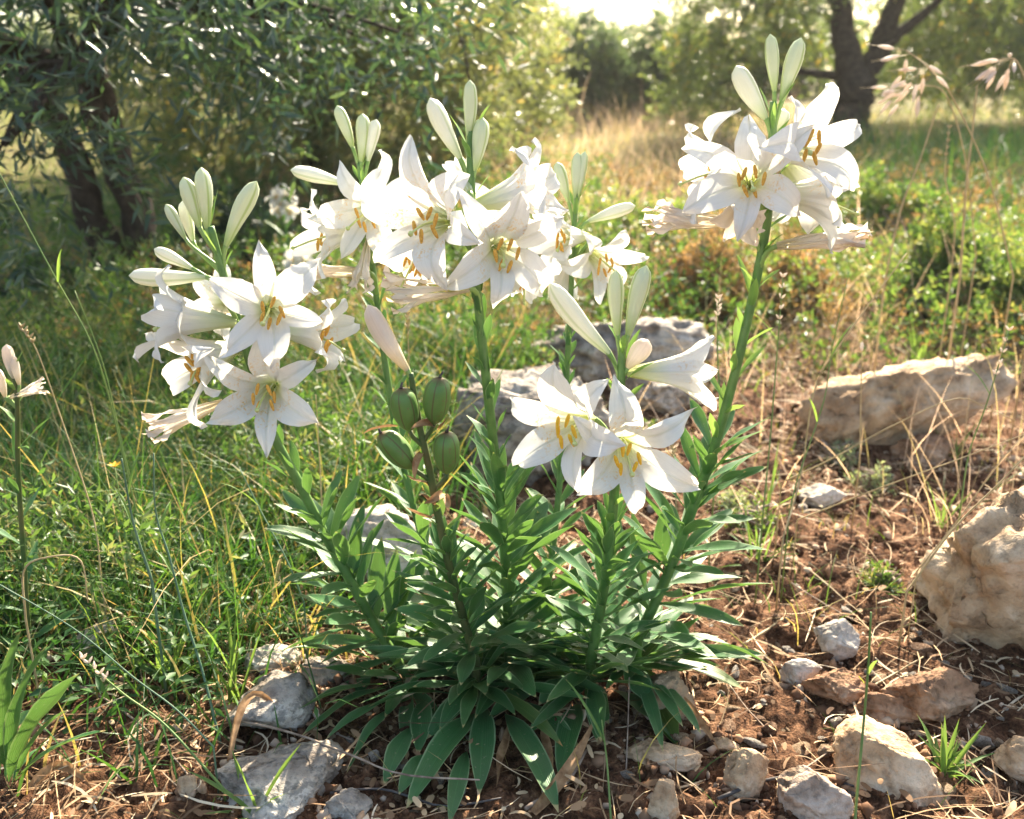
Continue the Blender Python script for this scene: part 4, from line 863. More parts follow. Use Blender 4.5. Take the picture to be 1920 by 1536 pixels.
# ------------------------------------------------------------------ shrubs
def shrub(label, px, py, wpx, h, n, m, ll, lw, seed, nl=10, tl=.10, dpt=.5, name='shrub', grp='shrubs of the open ground', cat='shrub'):
    global nr
    nr = np.random.default_rng(seed + 70); P = ground(px, py); dist = P.y; wd = wpx * dist / FPX; b = Vector((P.x, P.y + wd * dpt * .4, 0)); b.z = float(gz(b.x, b.y)) - .02
    t = empty(name, b); tag(t, label, cat, grp); r_ = random.Random(seed); gs = []
    for i in range(16):
        e = b + Vector((r_.uniform(-.45, .45) * wd, r_.uniform(-.4, .4) * wd * dpt, h * r_.uniform(.5, .95))); gs.append(tube(crspline([b + Vector((r_.uniform(-.2, .2) * wd, 0, 0)), b.lerp(e, .5) + Vector((r_.uniform(-.03, .03), 0, .02)), e], 6), lambda s: .005 * (1 - s) + .0015, 5))
    mk('stem', join(*gs), 'twig', t)
    u = unit(nr.normal(size=(n, 3))); u[:, 2] = np.abs(u[:, 2]); rad = nr.uniform(.2, 1, n) ** .5
    k_ = .75 + .35 * np.sin(u[:, 0] * 5 + seed) * np.cos(u[:, 1] * 4)
    C = np.array(b) + u * (rad * k_)[:, None] * np.array([wd * .5, wd * .5 * dpt, h])
    D = unit(u * .4 + nr.normal(size=(n, 3)) * .45 + np.array([0, 0, .6])); V, tr, k = sprays(C, D, tl * nr.uniform(.6, 1.3, n), nl, ll, lw)
    base_t = np.repeat(np.clip(nr.normal(.5, .22, n), 0, 1)[None, :], nl, 0).ravel()
    fast('foliage', V, np.zeros((0, 4), int), tr, np.repeat(np.clip(base_t + nr.normal(0, .15, k), 0, 1), 4), m, t, org=tuple(b), smooth=False); return t
shrub('brownish scrubby bush behind the grey ledge', 1330, 600, 240, .40, 620, 'brush', .026, .009, 1)
shrub('brown dry bush between the tallest lily and the sunlit herbs', 1490, 590, 200, .33, 480, 'brush', .026, .008, 2)
shrub('bright green leafy herb bush in the sun above the long tan boulder', 1800, 600, 330, .42, 900, 'herb', .036, .014, 3)
shrub('low yellow green herb bush behind the bright green one', 1690, 470, 260, .38, 620, 'herb', .04, .016, 4)
shrub('sunlit yellow green bush under the forked olive tree', 1580, 430, 220, .36, 480, 'herb', .04, .016, 5)
shrub('green herb bush at the edge of the sunny side, beside the bright one', 1930, 640, 160, .36, 420, 'herb', .036, .014, 6)
shrub('yellow green scrub beyond the limestone ledge', 1180, 500, 260, .28, 520, 'herb', .036, .013, 7)
shrub('dark leafy undergrowth bush beneath the twin trunk olive', 60, 600, 240, .22, 330, 'olive_dark', .05, .016, 8)
shrub('dim green bush between the twin trunk and the slender lily', 420, 520, 330, .40, 700, 'olive_dark', .05, .016, 9)
shrub('low green bush in the grass behind the middle lily', 830, 500, 330, .30, 620, 'herb', .04, .014, 10)
for k, (px, py, wp, h, lab) in enumerate([(1590, 880, 95, .07, 'pale sage green sprig before the long tan boulder'), (1650, 930, 90, .08, 'grey green woolly sprig above the reddish dry moss'), (1385, 965, 70, .05, 'tiny grey green sprig beside the tallest lily stem'), (1660, 1110, 80, .05, 'small thin leaved seedling on the bare red soil'), (1420, 1010, 130, .07, 'pale yellow green tuft of herbs beside the lily leaves'), (1880, 740, 90, .10, 'whitish leaved sprig beside the long tan boulder'), (1200, 840, 120, .06, 'dim green sprig at the foot of the pitted boulder')]):
    shrub(lab, px, py, wp, h, 70, 'sage' if k in (0, 1, 2, 5) else 'herb', .014, .005, 100 + k, 9, .035, 1.0, 'herb_sprig', 'small herb sprigs', 'herb')

# ------------------------------------------------------------------ grasses and litter (stuff)
nr = np.random.default_rng(5)
def clear_of(x, y):
    ok = np.ones(len(x), bool)
    for (a, b, r_) in BIG: ok &= (x - a) ** 2 + (y - b) ** 2 > (r_ * .82) ** 2
    return ok
def clumped(x, y, s=6.0): return .5 + .5 * np.sin(x * s + 1.3 * np.sin(y * s * .8)) * np.cos(y * s * 1.1 + 1.1 * np.sin(x * s * .7))
def grass(name, label, n, xr, yr, dens, h, wd, m, tint, lean=.35, curve=.6, seg=4, cat='grass'):
    x = nr.uniform(*xr, n); y = nr.uniform(*yr, n); k = (nr.random(n) < dens(x, y)) & clear_of(x, y); x, y = x[k], y[k]; n = len(x)
    P = np.stack([x, y, gz(x, y) - .008], 1); H = nr.uniform(h[0], h[1], n) * nr.uniform(.5, 1, n) * (.55 + .75 * clumped(x + .4, y, 5.2))
    V, q, t, kk = blades(P, H, nr.uniform(wd[0], wd[1], n), nr.uniform(0, 2 * np.pi, n), nr.uniform(0, lean * 2, n), nr.uniform(0, curve * 2, n), seg)
    o = fast(name, V, q, t, np.repeat(np.clip(tint(x, y, n), 0, 1), kk), m); return tag(o, label, cat, kind='stuff')
sg = lambda v: 1 / (1 + np.exp(-np.clip(v, -30, 30)))
left = lambda x, y: sg(((-.36 + (y - 1.6) * .20) - x) / .07)
grass('grass', 'dense green grass in the shade beside the lilies', 50000, (-1.9, .3), (1.12, 3.3), lambda x, y: left(x, y) * (.14 + .86 * clumped(x, y, 6.5) ** 1.2) * np.where(y < 1.4, .35, 1), (.08, .33), (.0022, .0085), 'grass', lambda x, y, n: np.where(nr.random(n) < .12, nr.uniform(.75, 1, n), nr.uniform(0, .5, n)), .28, .45)  # low tints put part of this side's shade into the blade colour
grass('sparse_grass', 'thin scattered green and yellow blades on the stony ground', 9500, (-.5, 1.7), (1.05, 3.6), lambda x, y: .04 + .5 * clumped(x, y, 9) ** 4 + .35 * sg((y - 2.2) / .15) * clumped(x, y, 5), (.04, .15), (.0014, .0032), 'grass', lambda x, y, n: nr.uniform(.3, 1, n))
grass('tall_grass_stems', 'tall thin grass stems rising from the green grass', 900, (-1.9, .0), (1.3, 3.4), lambda x, y: left(x, y), (.30, .52), (.0016, .0028), 'grass', lambda x, y, n: nr.uniform(.2, .85, n), .25, .2, 5)
grass('meadow_grass', 'green and yellow meadow grass under the trees', 52000, (-8, 9), (2.9, 13), lambda x, y: (np.abs(x) < y * .62 + .3) * (.35 + .65 * clumped(x, y, 3)), (.07, .26), (.004, .009), 'meadow', lambda x, y, n: np.clip(nr.normal(.38, .25, n) + .22 * sg((x + .2) / .5), 0, 1), .35, .5, 3)
grass('dry_grass', 'pinkish dry grass standing in the sun beyond the ledge', 14000, (-1.2, 5), (4.2, 12), lambda x, y: sg((x - (-.35 + .03 * y)) / .3) * sg((y * .26 - x) / .35) * (.3 + .7 * clumped(x, y, 2.6)), (.25, .62), (.003, .006), 'drygrass', lambda x, y, n: nr.uniform(0, 1, n), .2, .35, 4)
grass('shaded_grass', 'tall dark green grass beneath the forked olive tree', 12000, (1.6, 6.5), (5.4, 9.4), lambda x, y: sg((x - y * .34) / .2) * (.4 + .6 * clumped(x, y, 3)), (.28, .60), (.005, .010), 'grass', lambda x, y, n: np.where(nr.random(n) < .1, .85, nr.uniform(0, .5, n)), .25, .4, 4)  # shade is painted by dark tints; sun still reaches these blades
def undergrowth(name, label, n, xr, yr, dens, hgt, m, ll, lw, nl=8, tl=.09):
    x = nr.uniform(*xr, n); y = nr.uniform(*yr, n); k = (nr.random(n) < dens(x, y)) & clear_of(x, y); x, y = x[k], y[k]; n = len(x)
    top = hgt(x, y) * nr.uniform(.05, 1, n); C = np.stack([x, y, gz(x, y) + top], 1); D = unit(nr.normal(size=(n, 3)) * .5 + np.array([0, 0, .8])); V, tr, kk = sprays(C, D, tl * nr.uniform(.5, 1.4, n), nl, ll, lw)
    tt = np.repeat(np.clip(.5 * clumped(x, y, 2.2) + nr.normal(.25, .2, n), 0, 1)[None, :], nl, 0).ravel(); tag(fast(name, V, np.zeros((0, 4), int), tr, np.repeat(np.clip(tt + nr.normal(0, .12, kk), 0, 1), 4), m, smooth=False), label, 'undergrowth', kind='stuff')
vw = lambda x, y: np.abs(x) < y * .6 + .2
undergrowth('undergrowth', 'sunlit yellow green herbs and weeds between the boulders and the trees', 8000, (.3, 4), (3.1, 5.4), lambda x, y: vw(x, y) * sg((x - .35 - (y - 3) * .05) / .15) * (.15 + .85 * clumped(x, y, 3.1)), lambda x, y: .08 + .34 * clumped(x, y, 2.4) * np.minimum(1, (y - 2.9) / .8), 'herb', .034, .012)
undergrowth('shaded_undergrowth', 'tangled weeds in the shade under the olive trees', 9000, (-4, .6), (2.9, 6.6), lambda x, y: vw(x, y) * (.15 + .85 * clumped(x, y, 3.4)), lambda x, y: .06 + .30 * clumped(x, y, 2.7), 'weed', .036, .011)
undergrowth('dry_undergrowth', 'brown and beige dead weeds among the green herbs', 8500, (-1.5, 4), (3.0, 7.5), lambda x, y: vw(x, y) * (.2 + .8 * clumped(x, y, 4.1)), lambda x, y: .05 + .32 * clumped(x + 2, y, 2.9), 'brush', .026, .008)
grass('weed_stems', 'tall tangled green and straw stems in the shaded grass', 6500, (-1.9, .2), (1.5, 3.8), lambda x, y: left(x, y) * (.15 + .85 * clumped(x, y, 5)), (.26, .60), (.0018, .0050), 'grass', lambda x, y, n: np.where(nr.random(n) < .4, nr.uniform(.7, 1, n), nr.uniform(.1, .6, n)), .4, .5, 5)
undergrowth('grass_weeds', 'leafy weeds tangled through the shaded grass', 6000, (-1.8, .1), (1.45, 3.1), lambda x, y: left(x, y) * clumped(x, y, 4.4) ** 1.5, lambda x, y: .03 + .26 * clumped(x, y, 4.4), 'weed', .026, .007, 8, .07)
grass('dry_stems', 'thin dry stalks standing over the stony ground and herbs', 2000, (.2, 3.2), (1.9, 5), lambda x, y: vw(x, y) * sg((x - .3) / .08) * (.15 + .85 * clumped(x, y, 4)), (.18, .55), (.0018, .0034), 'drygrass', lambda x, y, n: nr.uniform(0, .8, n), .35, .3, 5)
# round leaves among the grass
n = 16000; x = nr.uniform(-1.7, .1, n); y = nr.uniform(1.25, 3.2, n); k = (nr.random(n) < left(x, y) * clumped(x, y, 5)) & clear_of(x, y); x, y = x[k], y[k]; n = len(x)
B = np.stack([x, y, gz(x, y) + nr.uniform(.005, .12, n)], 1); D = unit(nr.normal(size=(n, 3)) * np.array([1, 1, .5])); S = unit(np.cross(D, np.array([0, 0, 1.0]) + nr.normal(size=(n, 3)) * .4)); V, tr = rhombi(B, D, S, np.cross(S, D), nr.uniform(.015, .04, n), nr.uniform(.006, .015, n), .2)
tag(fast('ground_cover', V, np.zeros((0, 4), int), tr, np.repeat(nr.uniform(.0, .55, n), 4), 'grass', smooth=False), 'small leafy weeds filling the shaded grass', 'weeds', kind='stuff')
# straw, dead roots and leaf bits on the soil
def litter(name, label, n, xr, yr, dens, L, W, m, tint):
    x = nr.uniform(*xr, n); y = nr.uniform(*yr, n); k = (nr.random(n) < dens(x, y)) & clear_of(x, y); x, y = x[k], y[k]; n = len(x); seg = 4
    az = nr.uniform(0, 6.283, n); ln = nr.uniform(*L, n) * nr.uniform(.3, 1, n); bend = nr.normal(0, .8, n); fz = fine(x, y); z0 = gz(x, y) + fz + nr.uniform(.002, .020, n); tl = nr.normal(0, .16, n); V = np.zeros((n, 2 * (seg + 1), 3)); w_ = nr.uniform(*W, n)
    for i in range(seg + 1):
        s = i / seg - .5; a = az + bend * s; cx = x + np.cos(az + bend * s * .5) * ln * s; cy = y + np.sin(az + bend * s * .5) * ln * s; cz = z0 + tl * ln * s + ln * .12 * (.25 - s * s)
        sx, sy = -np.sin(a), np.cos(a); hw = w_ * .5 * (1 if 0 < i < seg else .4)
        V[:, 2 * i] = np.stack([cx - sx * hw, cy - sy * hw, cz - hw * .4], 1); V[:, 2 * i + 1] = np.stack([cx + sx * hw, cy + sy * hw, cz + hw * .4], 1)
    V[:, :, 2] = np.maximum(V[:, :, 2], gz(V[:, :, 0], V[:, :, 1]) + fz[:, None] - .006)
    b = (np.arange(n) * 2 * (seg + 1))[:, None]; q = np.concatenate([b + np.array([[2 * i, 2 * i + 1, 2 * i + 3, 2 * i + 2]]) for i in range(seg)], 0)
    tag(fast(name, V.reshape(-1, 3), q, np.zeros((0, 3), int), np.repeat(tint(n), 2 * (seg + 1)), m), label, 'litter', kind='stuff')
litter('straw_litter', 'dry straw and dead stalks littering the ground', 24000, (-1.5, 1.9), (1.0, 3.6), lambda x, y: (.08 + .92 * clumped(x, y, 6) ** 1.6) * np.where((x > .12) & (y < 1.75), .65, 1), (.03, .15), (.0011, .0036), 'litter', lambda n: nr.uniform(.0, 1, n) ** .8)
litter('leaf_litter', 'brown dead leaf scraps on the soil', 14000, (-1.5, 1.9), (1.0, 3.4), lambda x, y: clumped(x + .7, y, 4.5) ** 1.5, (.010, .040), (.003, .010), 'litter', lambda n: nr.uniform(0, .8, n))
litter('root_litter', 'tangled thin dead roots and stems on the soil', 3600, (-1.4, 1.8), (1.0, 3.2), lambda x, y: .3 + .7 * clumped(x, y, 5), (.08, .26), (.0010, .0022), 'litter', lambda n: nr.uniform(0, .75, n))
# clods
cv, cf = ICO[1]; cv = np.array([tuple(v) for v in cv]); cf = np.array(cf); n = 26000
x = nr.uniform(-1.2, 1.8, n); y = nr.uniform(1.0, 3.2, n); k = clear_of(x, y) & (nr.random(n) < (.35 + .65 * sg((x + .1) / .2)) * (.12 + .88 * clumped(x, y, 8) ** 1.3)); x, y = x[k], y[k]
for (bx_, by_, br_) in BIG:
    m_ = int(60 + 900 * br_); th_ = nr.uniform(0, 6.283, m_); rr_ = br_ * nr.uniform(.72, 1.22, m_); x = np.concatenate([x, bx_ + np.cos(th_) * rr_]); y = np.concatenate([y, by_ + np.sin(th_) * rr_ * .9])
n = len(x)
sz = .0018 + .0095 * nr.random(n) ** 4; V = cv[None] * (sz[:, None, None] * nr.uniform(.5, 1.3, (n, 1, 3))) * (1 + nr.normal(0, .34, (n, len(cv), 1))) + np.stack([x, y, gz(x, y) + fine(x, y) + sz * .35], 1)[:, None, :]
tag(fast('soil_clods', V.reshape(-1, 3), np.zeros((0, 4), int), (cf[None] + (np.arange(n) * len(cv))[:, None, None]).reshape(-1, 3), np.repeat(nr.random(n), len(cv)), 'clod', smooth=False), 'crumbs of red soil and grit between the stones', 'soil', kind='stuff')

# ------------------------------------------------------------------ single stalks, twigs, tufts
def stalk(label, pts, r=.0014, m='straw', head=None, leaves=0, seed=0, name='grass_stalk', grp='long grass stalks', grounded=True):
    P = [at(*p) for p in pts]; b = P[-1].copy()
    if grounded: b.z = float(gz(b.x, b.y)) - .004
    path = crspline(P, 22) + ([P[-1].lerp(b, .5), b] if grounded and P[-1].z - b.z > .002 else [])
    t = empty(name, b); tag(t, label, 'grass stalk', grp); mk('stem', tube(path, lambda s: r * (.6 + .5 * s), 6), m, t); r_ = random.Random(seed)
    if head == 'oat':
        for i in range(13):
            p = path[int(i * .5)]; d = Vector((r_.uniform(-1, .4), r_.uniform(-.4, .4), r_.uniform(-.9, .1))).normalized(); c = p + d * r_.uniform(.015, .045) * (P[0].y / 1.4) ** .5; k = .015 * (P[0].y / 1.4) ** .3
            o = mk('spikelet', lathe([c, c + d * k * .3, c + d * k, c + d * k * 1.8, c + d * k * 2.4], lambda s: k * .30 * math.sin(math.pi * min(.96, max(.05, s))), 6), 'spikelet', t)
            mk('awn', tube([p, c, c + d * k * 4], .0005, 4), 'straw', o)
    if head == 'spike':
        for i in range(12):
            p = path[int(i * .45)]; d = Vector((math.cos(i * 2.4), math.sin(i * 2.4), 1.2)).normalized(); k = .0055
            mk('seed', lathe([p, p + d * k * .5, p + d * k * 1.2, p + d * k * 2], lambda s: k * .42 * math.sin(math.pi * min(.95, max(.08, s))), 6), 'straw' if m != 'stalk_green' else 'spikelet', t)
    if head == 'bud':
        d = (path[0] - path[1]).normalized(); p = path[0]; mk('seed_head', lathe([p - d * .003, p, p + d * .006, p + d * .013, p + d * .016], lambda s: .0042 * math.sin(math.pi * min(.95, max(.12, s))), 8), 'spikelet', t)
    for i in range(leaves):
        k = int((.3 + .55 * i / max(1, leaves)) * 21); p = path[k]; az = r_.uniform(0, 6.3); d = Vector((math.cos(az) * .6, math.sin(az) * .6, .8)); L = r_.uniform(.05, .12)
        add_leaf(t, p, p + d * L * .6, p + d * L * .8 + Vector((d.x * .03, d.y * .03, -.005)), .005, 0, 'grass_leaf', .4, strap)
    return t
ST = [
 ('long thin green stalk slanting across the shaded grass', [(-20, 290, 1.5), (95, 505, 1.5), (180, 665, 1.5), (232, 860, 1.5), (285, 1090, 1.5)], .0016, 'stalk_green', None, 1),
 ('thin green stalk crossing behind the slanting one', [(140, 545, 1.62), (195, 690, 1.62), (240, 880, 1.6), (300, 1070, 1.6)], .0015, 'stalk_green', None, 0),
 ('thin yellowing stalk with nodding tip in the shaded grass', [(40, 615, 1.55), (70, 660, 1.55), (120, 800, 1.55), (175, 970, 1.52), (190, 1090, 1.5)], .0014, 'straw', 'spike', 0),
 ('blue green stalk below the leaning lily', [(228, 860, 1.35), (250, 980, 1.35), (285, 1090, 1.34)], .0022, 'stalk_blue', None, 2),
 ('blue green jointed stalk with narrow leaves beside the leaning lily', [(288, 850, 1.38), (292, 960, 1.38), (318, 1045, 1.36), (345, 1150, 1.34), (380, 1260, 1.30), (415, 1400, 1.24)], .0020, 'stalk_blue', None, 3),
 ('grey green stalk running up to the leaning lily stem', [(450, 880, 1.55), (490, 960, 1.52), (540, 1055, 1.48), (570, 1130, 1.46)], .0014, 'stalk_blue', None, 1),
 ('thin straw stalk behind the pods', [(592, 740, 1.75), (597, 820, 1.75), (604, 960, 1.72)], .0013, 'straw', None, 0),
 ('pale stalk behind the seed pods with a seed tip', [(764, 590, 1.9), (766, 660, 1.9), (770, 760, 1.88)], .0013, 'straw', 'spike', 0),
 ('long arching straw stalk before the long tan boulder', [(1905, 790, 1.75), (1850, 765, 1.75), (1790, 748, 1.76), (1670, 800, 1.78), (1560, 860, 1.8), (1465, 905, 1.85)], .0015, 'straw', None, 0),
 ('straight straw stalk lying over the pale wedge of stone', [(1960, 800, 1.62), (1800, 860, 1.65), (1650, 915, 1.72), (1495, 975, 1.80)], .0015, 'straw', None, 0),
 ('straw stalk leaning against the cream boulder', [(1960, 815, 1.5), (1880, 900, 1.5), (1785, 995, 1.52), (1700, 1110, 1.52)], .0020, 'straw', None, 0),
 ('second thin straw stalk crossing before the cream boulder', [(1960, 780, 1.56), (1880, 860, 1.55), (1800, 970, 1.55), (1720, 1070, 1.55)], .0012, 'straw', None, 0),
 ('upright green stalk with a seed spike beside the tallest lily', [(1468, 520, 1.75), (1457, 660, 1.75), (1444, 825, 1.72), (1430, 970, 1.68)], .0016, 'stalk_green', 'spike', 1),
 ('long leaning dry stalk passing the long tan boulder', [(1700, 475, 1.85), (1580, 640, 1.82), (1528, 728, 1.80), (1502, 890, 1.76), (1468, 1010, 1.66)], .0018, 'straw', None, 0),
 ('green stalk with narrow leaves crossing the leaning dry stalk', [(1592, 510, 1.8), (1560, 656, 1.8), (1544, 754, 1.78), (1498, 890, 1.74), (1480, 960, 1.7)], .0015, 'stalk_green', None, 2),
 ('short brown stalk with an empty seed head before the long tan boulder', [(1616, 655, 2.0), (1614, 760, 2.0), (1612, 865, 1.98)], .0016, 'straw', 'bud', 1),
 ('tall stalk standing at the end of the long tan boulder', [(1892, 620, 1.75), (1850, 757, 1.75), (1817, 850, 1.74), (1800, 960, 1.7)], .0017, 'stalk_green', 'spike', 1),
 ('dry wild oat with pinkish drooping spikelets above the dark grass', [(1700, 95, 2.6), (1745, 130, 2.6), (1790, 190, 2.6), (1854, 335, 2.6), (1900, 520, 2.6)], .0022, 'straw', 'oat', 0),
 ('second dry wild oat beside it with spikelets lower down', [(1690, 165, 2.9), (1730, 160, 2.9), (1775, 180, 2.9), (1810, 300, 2.9), (1830, 480, 2.9)], .0020, 'straw', 'oat', 0),
 ('dry wild oat at the very edge with pale spikelets', [(1880, 110, 2.5), (1910, 120, 2.5), (1935, 220, 2.5), (1950, 500, 2.5)], .0022, 'straw', 'oat', 0),
 ('bare dry stem forking above the dark grass', [(1832, 160, 2.7), (1822, 260, 2.7), (1812, 345, 2.7), (1800, 520, 2.7)], .0036, 'straw', None, 0),
 ('slanting dry stem in front of the dark grass', [(1760, 195, 2.8), (1725, 300, 2.8), (1690, 390, 2.8), (1660, 520, 2.8)], .0030, 'straw', None, 0),
 ('thin dry stem between the forking one and the slanting one', [(1780, 240, 2.9), (1772, 330, 2.9), (1790, 420, 2.9), (1780, 540, 2.9)], .0022, 'straw', 'spike', 0),
 ('seedy green stalk beside the slender white petals of the front lily', [(1347, 560, 1.8), (1345, 645, 1.8), (1350, 760, 1.78)], .0015, 'stalk_green', 'spike', 0),
 ('single upright green stem on the bare soil before the tan block', [(1633, 1148, 1.16), (1628, 1250, 1.155), (1618, 1370, 1.14), (1606, 1500, 1.10), (1603, 1545, 1.08)], .0022, 'stalk_green', None, 1),
 ('slender green stem before the lily leaves at the front', [(1128, 1350, 1.16), (1138, 1430, 1.14), (1146, 1545, 1.09)], .0016, 'stalk_green', None, 1),
 ('grey pale stem dangling before the low lily leaves', [(1180, 1270, 1.28), (1178, 1340, 1.26), (1174, 1450, 1.2)], .0012, 'twig', None, 0),
 ('thin dry grass stalk at the edge of the clump with a nodding tip', [(1260, 832, 1.7), (1268, 900, 1.68), (1266, 980, 1.66)], .0013, 'straw', 'spike', 0),
 ('curved straw coloured grass stalk arching in the shaded grass', [(165, 1130, 1.3), (150, 1050, 1.3), (90, 1045, 1.3), (45, 1070, 1.3), (48, 1160, 1.3)], .0016, 'straw', None, 0),
 ('green seed stalk slanting low over the dead roots', [(155, 1235, 1.2), (230, 1300, 1.19), (310, 1360, 1.17), (420, 1480, 1.12)], .0018, 'stalk_green', 'spike', 0),
 ('long thin blade stalk crossing the broad leaves', [(-20, 1085, 1.18), (140, 1180, 1.18), (250, 1270, 1.17), (330, 1330, 1.16), (400, 1400, 1.14)], .0013, 'stalk_blue', None, 0)]
for i, (lab, pts, r_, m_, hd, lv) in enumerate(ST): stalk(lab, pts, r_, m_, hd, lv, i)
def twig(label, pts, r=.002, m='twig', h=.006, name='dry_twig'):
    P = []
    for (px, py) in pts:
        p = ground(px, py); p.z = float(gz(p.x, p.y)) + max(0, float(fine(p.x, p.y)[0])) + h + r; P.append(p)
    path = crspline(P, 14); path = [p + Vector((0, 0, rnd.uniform(-.3, .3) * r)) for p in path]
    o = mk(name, tube(path, lambda s: r * (1 - .35 * s) * (1 + .12 * math.sin(s * 17)), 7), m, org=P[0]); tag(o, label, 'twig', 'twigs lying on the ground')
for a in [('long grey brown twig lying past the grey stones', [(330, 1226), (430, 1285), (525, 1340), (660, 1402)], .0022), ('thin straight twig lying over the large rough grey stone', [(445, 1384), (560, 1425), (665, 1460), (760, 1492), (900, 1512)], .0020, 'twig', .03),
          ('dark crooked twig beside the tan rounded stone', [(1345, 1513), (1440, 1482), (1520, 1478), (1600, 1484)], .0026, 'twig_dark'), ('short tan stick on the red soil', [(1391, 1219), (1430, 1196), (1467, 1175)], .0030, 'straw'),
          ('straight thin twig pointing at the white topped stone', [(1460, 1086), (1530, 1130), (1600, 1174)], .0016), ('thin twig slanting to the tan block', [(1464, 1476), (1540, 1430), (1616, 1380)], .0018), ('smooth pale twig above the reddish stone', [(1622, 1303), (1675, 1275), (1728, 1254)], .0022, 'straw'),
          ('pale twig among the pebbles behind the curled dry leaf', [(1330, 1235), (1420, 1258), (1450, 1268)], .0020, 'straw'), ('forked looking thin twig on the dark soil', [(1365, 1290), (1400, 1340), (1440, 1385), (1455, 1440)], .0014), ('thin twig beside the smooth oval pebble', [(1490, 1300), (1540, 1284), (1600, 1270)], .0012, 'twig_dark'),
          ('brown twig in front of the lily leaves', [(985, 1536), (1030, 1500), (1065, 1476), (1100, 1420)], .0030), ('twig half under the dead roots in the shade', [(120, 1280), (210, 1340), (300, 1400), (380, 1500)], .0018), ('dark twig in the shade of the front leaves', [(620, 1500), (720, 1490), (830, 1520), (940, 1510)], .0020, 'twig_dark'),
          ('long pale twig reaching the cream boulder', [(1690, 1180), (1760, 1120), (1800, 1050)], .0016, 'straw')]: twig(*a)
def dead_leaf(label, pts, wpx, h=.01):
    P = []
    for (px, py, hh) in pts: p = ground(px, py); p.z = float(gz(p.x, p.y)) + hh; P.append(p)
    o = mk('dead_leaf', leaf_geo(P[0], P[1], P[2], wpx * .00072, .5, .8, 4, 10, strap, .15, seed=len(label)), 'dry_leaf', org=P[0]); tag(o, label, 'dead leaf', 'dead lily leaves on the ground')
dead_leaf('curled brown dead leaf running out from under the lily leaves', [(1212, 1311, .03), (1300, 1350, .03), (1348, 1420, .008)], 26)
dead_leaf('dry brown folded leaf standing in front of the clump', [(1000, 1530, .004), (1065, 1490, .03), (1122, 1386, .05)], 24)
dead_leaf('orange brown dead leaf under the front leaves', [(960, 1380, .02), (945, 1440, .02), (930, 1490, .004)], 22)
dead_leaf('yellow brown dead leaf below the long front leaf', [(1020, 1390, .02), (1030, 1430, .02), (1040, 1480, .004)], 20)
dead_leaf('tan dead leaf arching over the grey angular stone', [(430, 1440, .01), (470, 1330, .12), (555, 1395, .01)], 16)
dead_leaf('brown shrivelled leaf among the dead roots', [(60, 1490, .01), (130, 1440, .04), (180, 1500, .01)], 22)
def tuft(label, px, py, n, L, W, spread, seed, m='grass_leaf', cat='grass tuft', name='grass_tuft', shape=strap, el=(.4, 1.4)):
    p = ground(px, py); p.z = float(gz(p.x, p.y)) - .004; t = empty(name, p); tag(t, label, cat, 'grass tufts'); r_ = random.Random(seed)
    for i in range(n):
        az = r_.uniform(0, 6.3); e = r_.uniform(*el); l_ = L * r_.uniform(.5, 1.1); d = Vector((math.cos(az) * math.cos(e) * spread, math.sin(az) * math.cos(e) * spread, math.sin(e))).normalized(); b = p + Vector((r_.uniform(-.01, .01), r_.uniform(-.01, .01), 0))
        p1 = b + d * l_ * .55; p2 = p1 + (d + Vector((0, 0, -r_.uniform(.1, .8)))).normalized() * l_ * .5; p2.z = max(p2.z, float(gz(p2.x, p2.y)) + .006); add_leaf(t, b, p1, p2, W * r_.uniform(.7, 1.2), r_.uniform(-.4, .4), m, .5, shape, 'leaf', 7)
    return t
tuft('spiky green tuft beside the tan block of stone', 1775, 1450, 20, .085, .0075, 1.1, 1); tuft('yellow green grass tuft above the long tan boulder', 1720, 695, 9, .20, .010, .6, 2)
tuft('bright grass tuft beside the lily leaves on the red soil', 1420, 1060, 18, .13, .005, 1.0, 3); tuft('small grass tuft on the bare soil beneath the straw stalk', 1660, 1110, 9, .08, .004, 1.2, 4)
tuft('grass tuft growing between the grey stones', 440, 1325, 7, .20, .010, .45, 5, el=(.9, 1.4)); tuft('wide bladed grass tuft in the shade beside the dead roots', 320, 1290, 12, .17, .012, .9, 6)
tuft('green tuft at the front beside the large rough grey stone', 480, 1530, 8, .12, .010, .9, 7); tuft('grass tuft at the foot of the cream boulder', 1760, 985, 6, .14, .005, .5, 8); tuft('thin grass tuft behind the pale wedge of stone', 1790, 860, 8, .12, .005, .6, 9)
tuft('loose grass tuft behind the white topped stone', 1440, 960, 8, .16, .005, .6, 10)
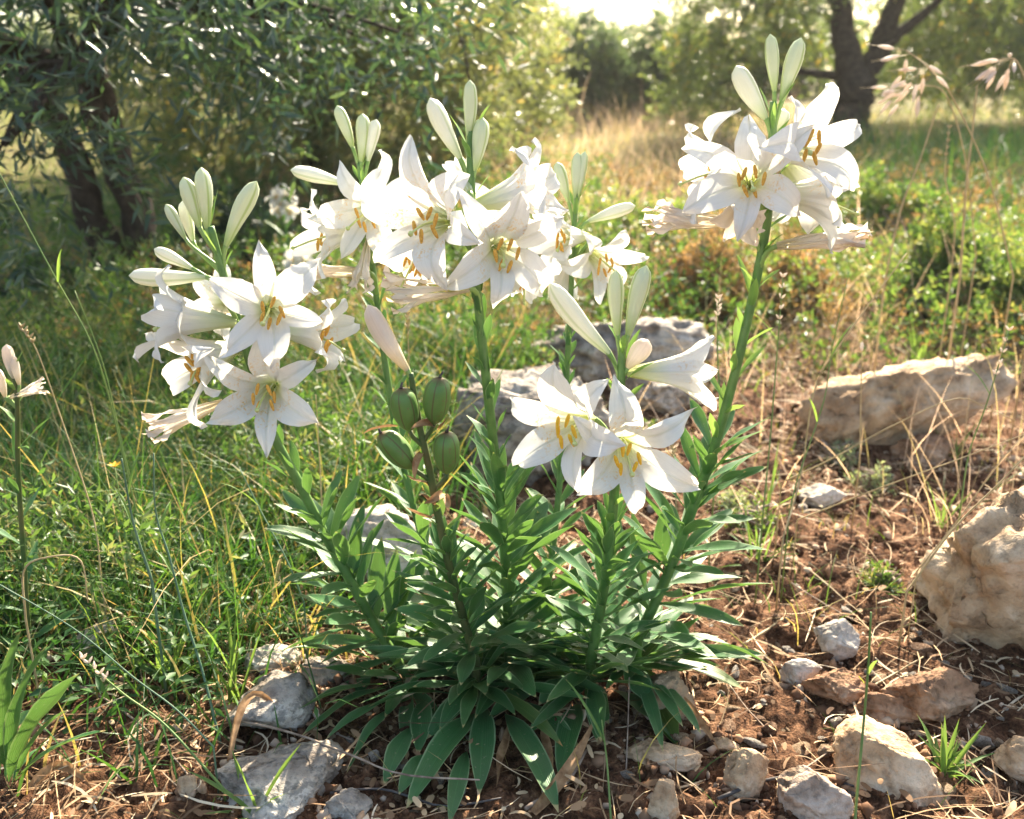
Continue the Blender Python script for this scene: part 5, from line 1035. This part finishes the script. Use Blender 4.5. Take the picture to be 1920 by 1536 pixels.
# broad leaved plant at the shady edge
bp = ground(20, 1480); bp.z = float(gz(bp.x, bp.y)) - .005; BL = empty('broadleaf_plant', bp); tag(BL, 'broad leaved dark green plant at the edge of the shaded grass', 'plant')
for (x0, y0, x1, y1, dy, w_) in [(5, 1400, 90, 1208, .04, 46), (10, 1440, 150, 1262, .02, 66), (0, 1440, 60, 1330, -.02, 44), (-30, 1400, 20, 1220, .06, 44), (20, 1480, 80, 1400, -.05, 24), (30, 1450, 200, 1370, .03, 34), (-20, 1500, 45, 1530, -.08, 70), (-10, 1380, 40, 1180, .08, 40), (40, 1430, 130, 1330, .05, 30)]:
    a = at(x0, y0, bp.y); a.z = max(a.z, bp.z); b_ = at(x1, y1, bp.y - dy); add_leaf(BL, bp.lerp(a, .4), a.lerp(b_, .4) + Vector((0, -.01, .03)), b_, w_ * .00068, rnd.uniform(-.4, .4), 'lily_leaf', .3)
# little yellow flowers
for (x, y, Yd, lab) in [(215, 875, 1.55, 'small yellow wildflower in the shaded grass under the leaning lily'), (82, 1522, 1.08, 'small withered yellow flower head low among the dead roots')]:
    p = at(x, y, Yd); b = p.copy(); b.z = float(gz(b.x, b.y)) - .004; t = empty('wildflower', b); tag(t, lab, 'wildflower')
    mk('stem', tube(crspline([p, p.lerp(b, .5) + Vector((.004, 0, 0)), b], 8), .001, 5), 'stalk_green', t)
    for k in range(7):
        az = k * .9; d = Vector((math.cos(az), math.sin(az), .5)); add_leaf(t, p, p + d * .006, p + d * .012, .006, 0, 'yellow', .2, strap, 'petal', 4)

# ------------------------------------------------------------------ haze volume, added to lift the background with a glow
hz = bpy.data.meshes.new('haze'); x0, x1, y0, y1, z0, z1 = xs.min() - 5, xs.max() + 5, ys.min() - 5, ys.max() + 5, Zf.min() - 1.0, 5.0
hz.from_pydata([(x, y, z) for z in (z0, z1) for y in (y0, y1) for x in (x0, x1)], [], [(0, 2, 3, 1), (4, 5, 7, 6), (0, 1, 5, 4), (2, 6, 7, 3), (0, 4, 6, 2), (1, 3, 7, 5)])
ho = bpy.data.objects.new('haze', hz); COL.objects.link(ho); tag(ho, 'thin warm haze added for the glow in the light from behind', 'haze', kind='stuff')
hm = bpy.data.materials.new('haze'); hm.use_nodes = True; hn = hm.node_tree.nodes; hn.clear(); ou = hn.new('ShaderNodeOutputMaterial'); pv = hn.new('ShaderNodeVolumePrincipled')
pv.inputs['Color'].default_value = (.95, .93, .88, 1); pv.inputs['Density'].default_value = HAZE; pv.inputs['Anisotropy'].default_value = .35
hm.node_tree.links.new(pv.outputs[0], ou.inputs['Volume']); hz.materials.append(hm)
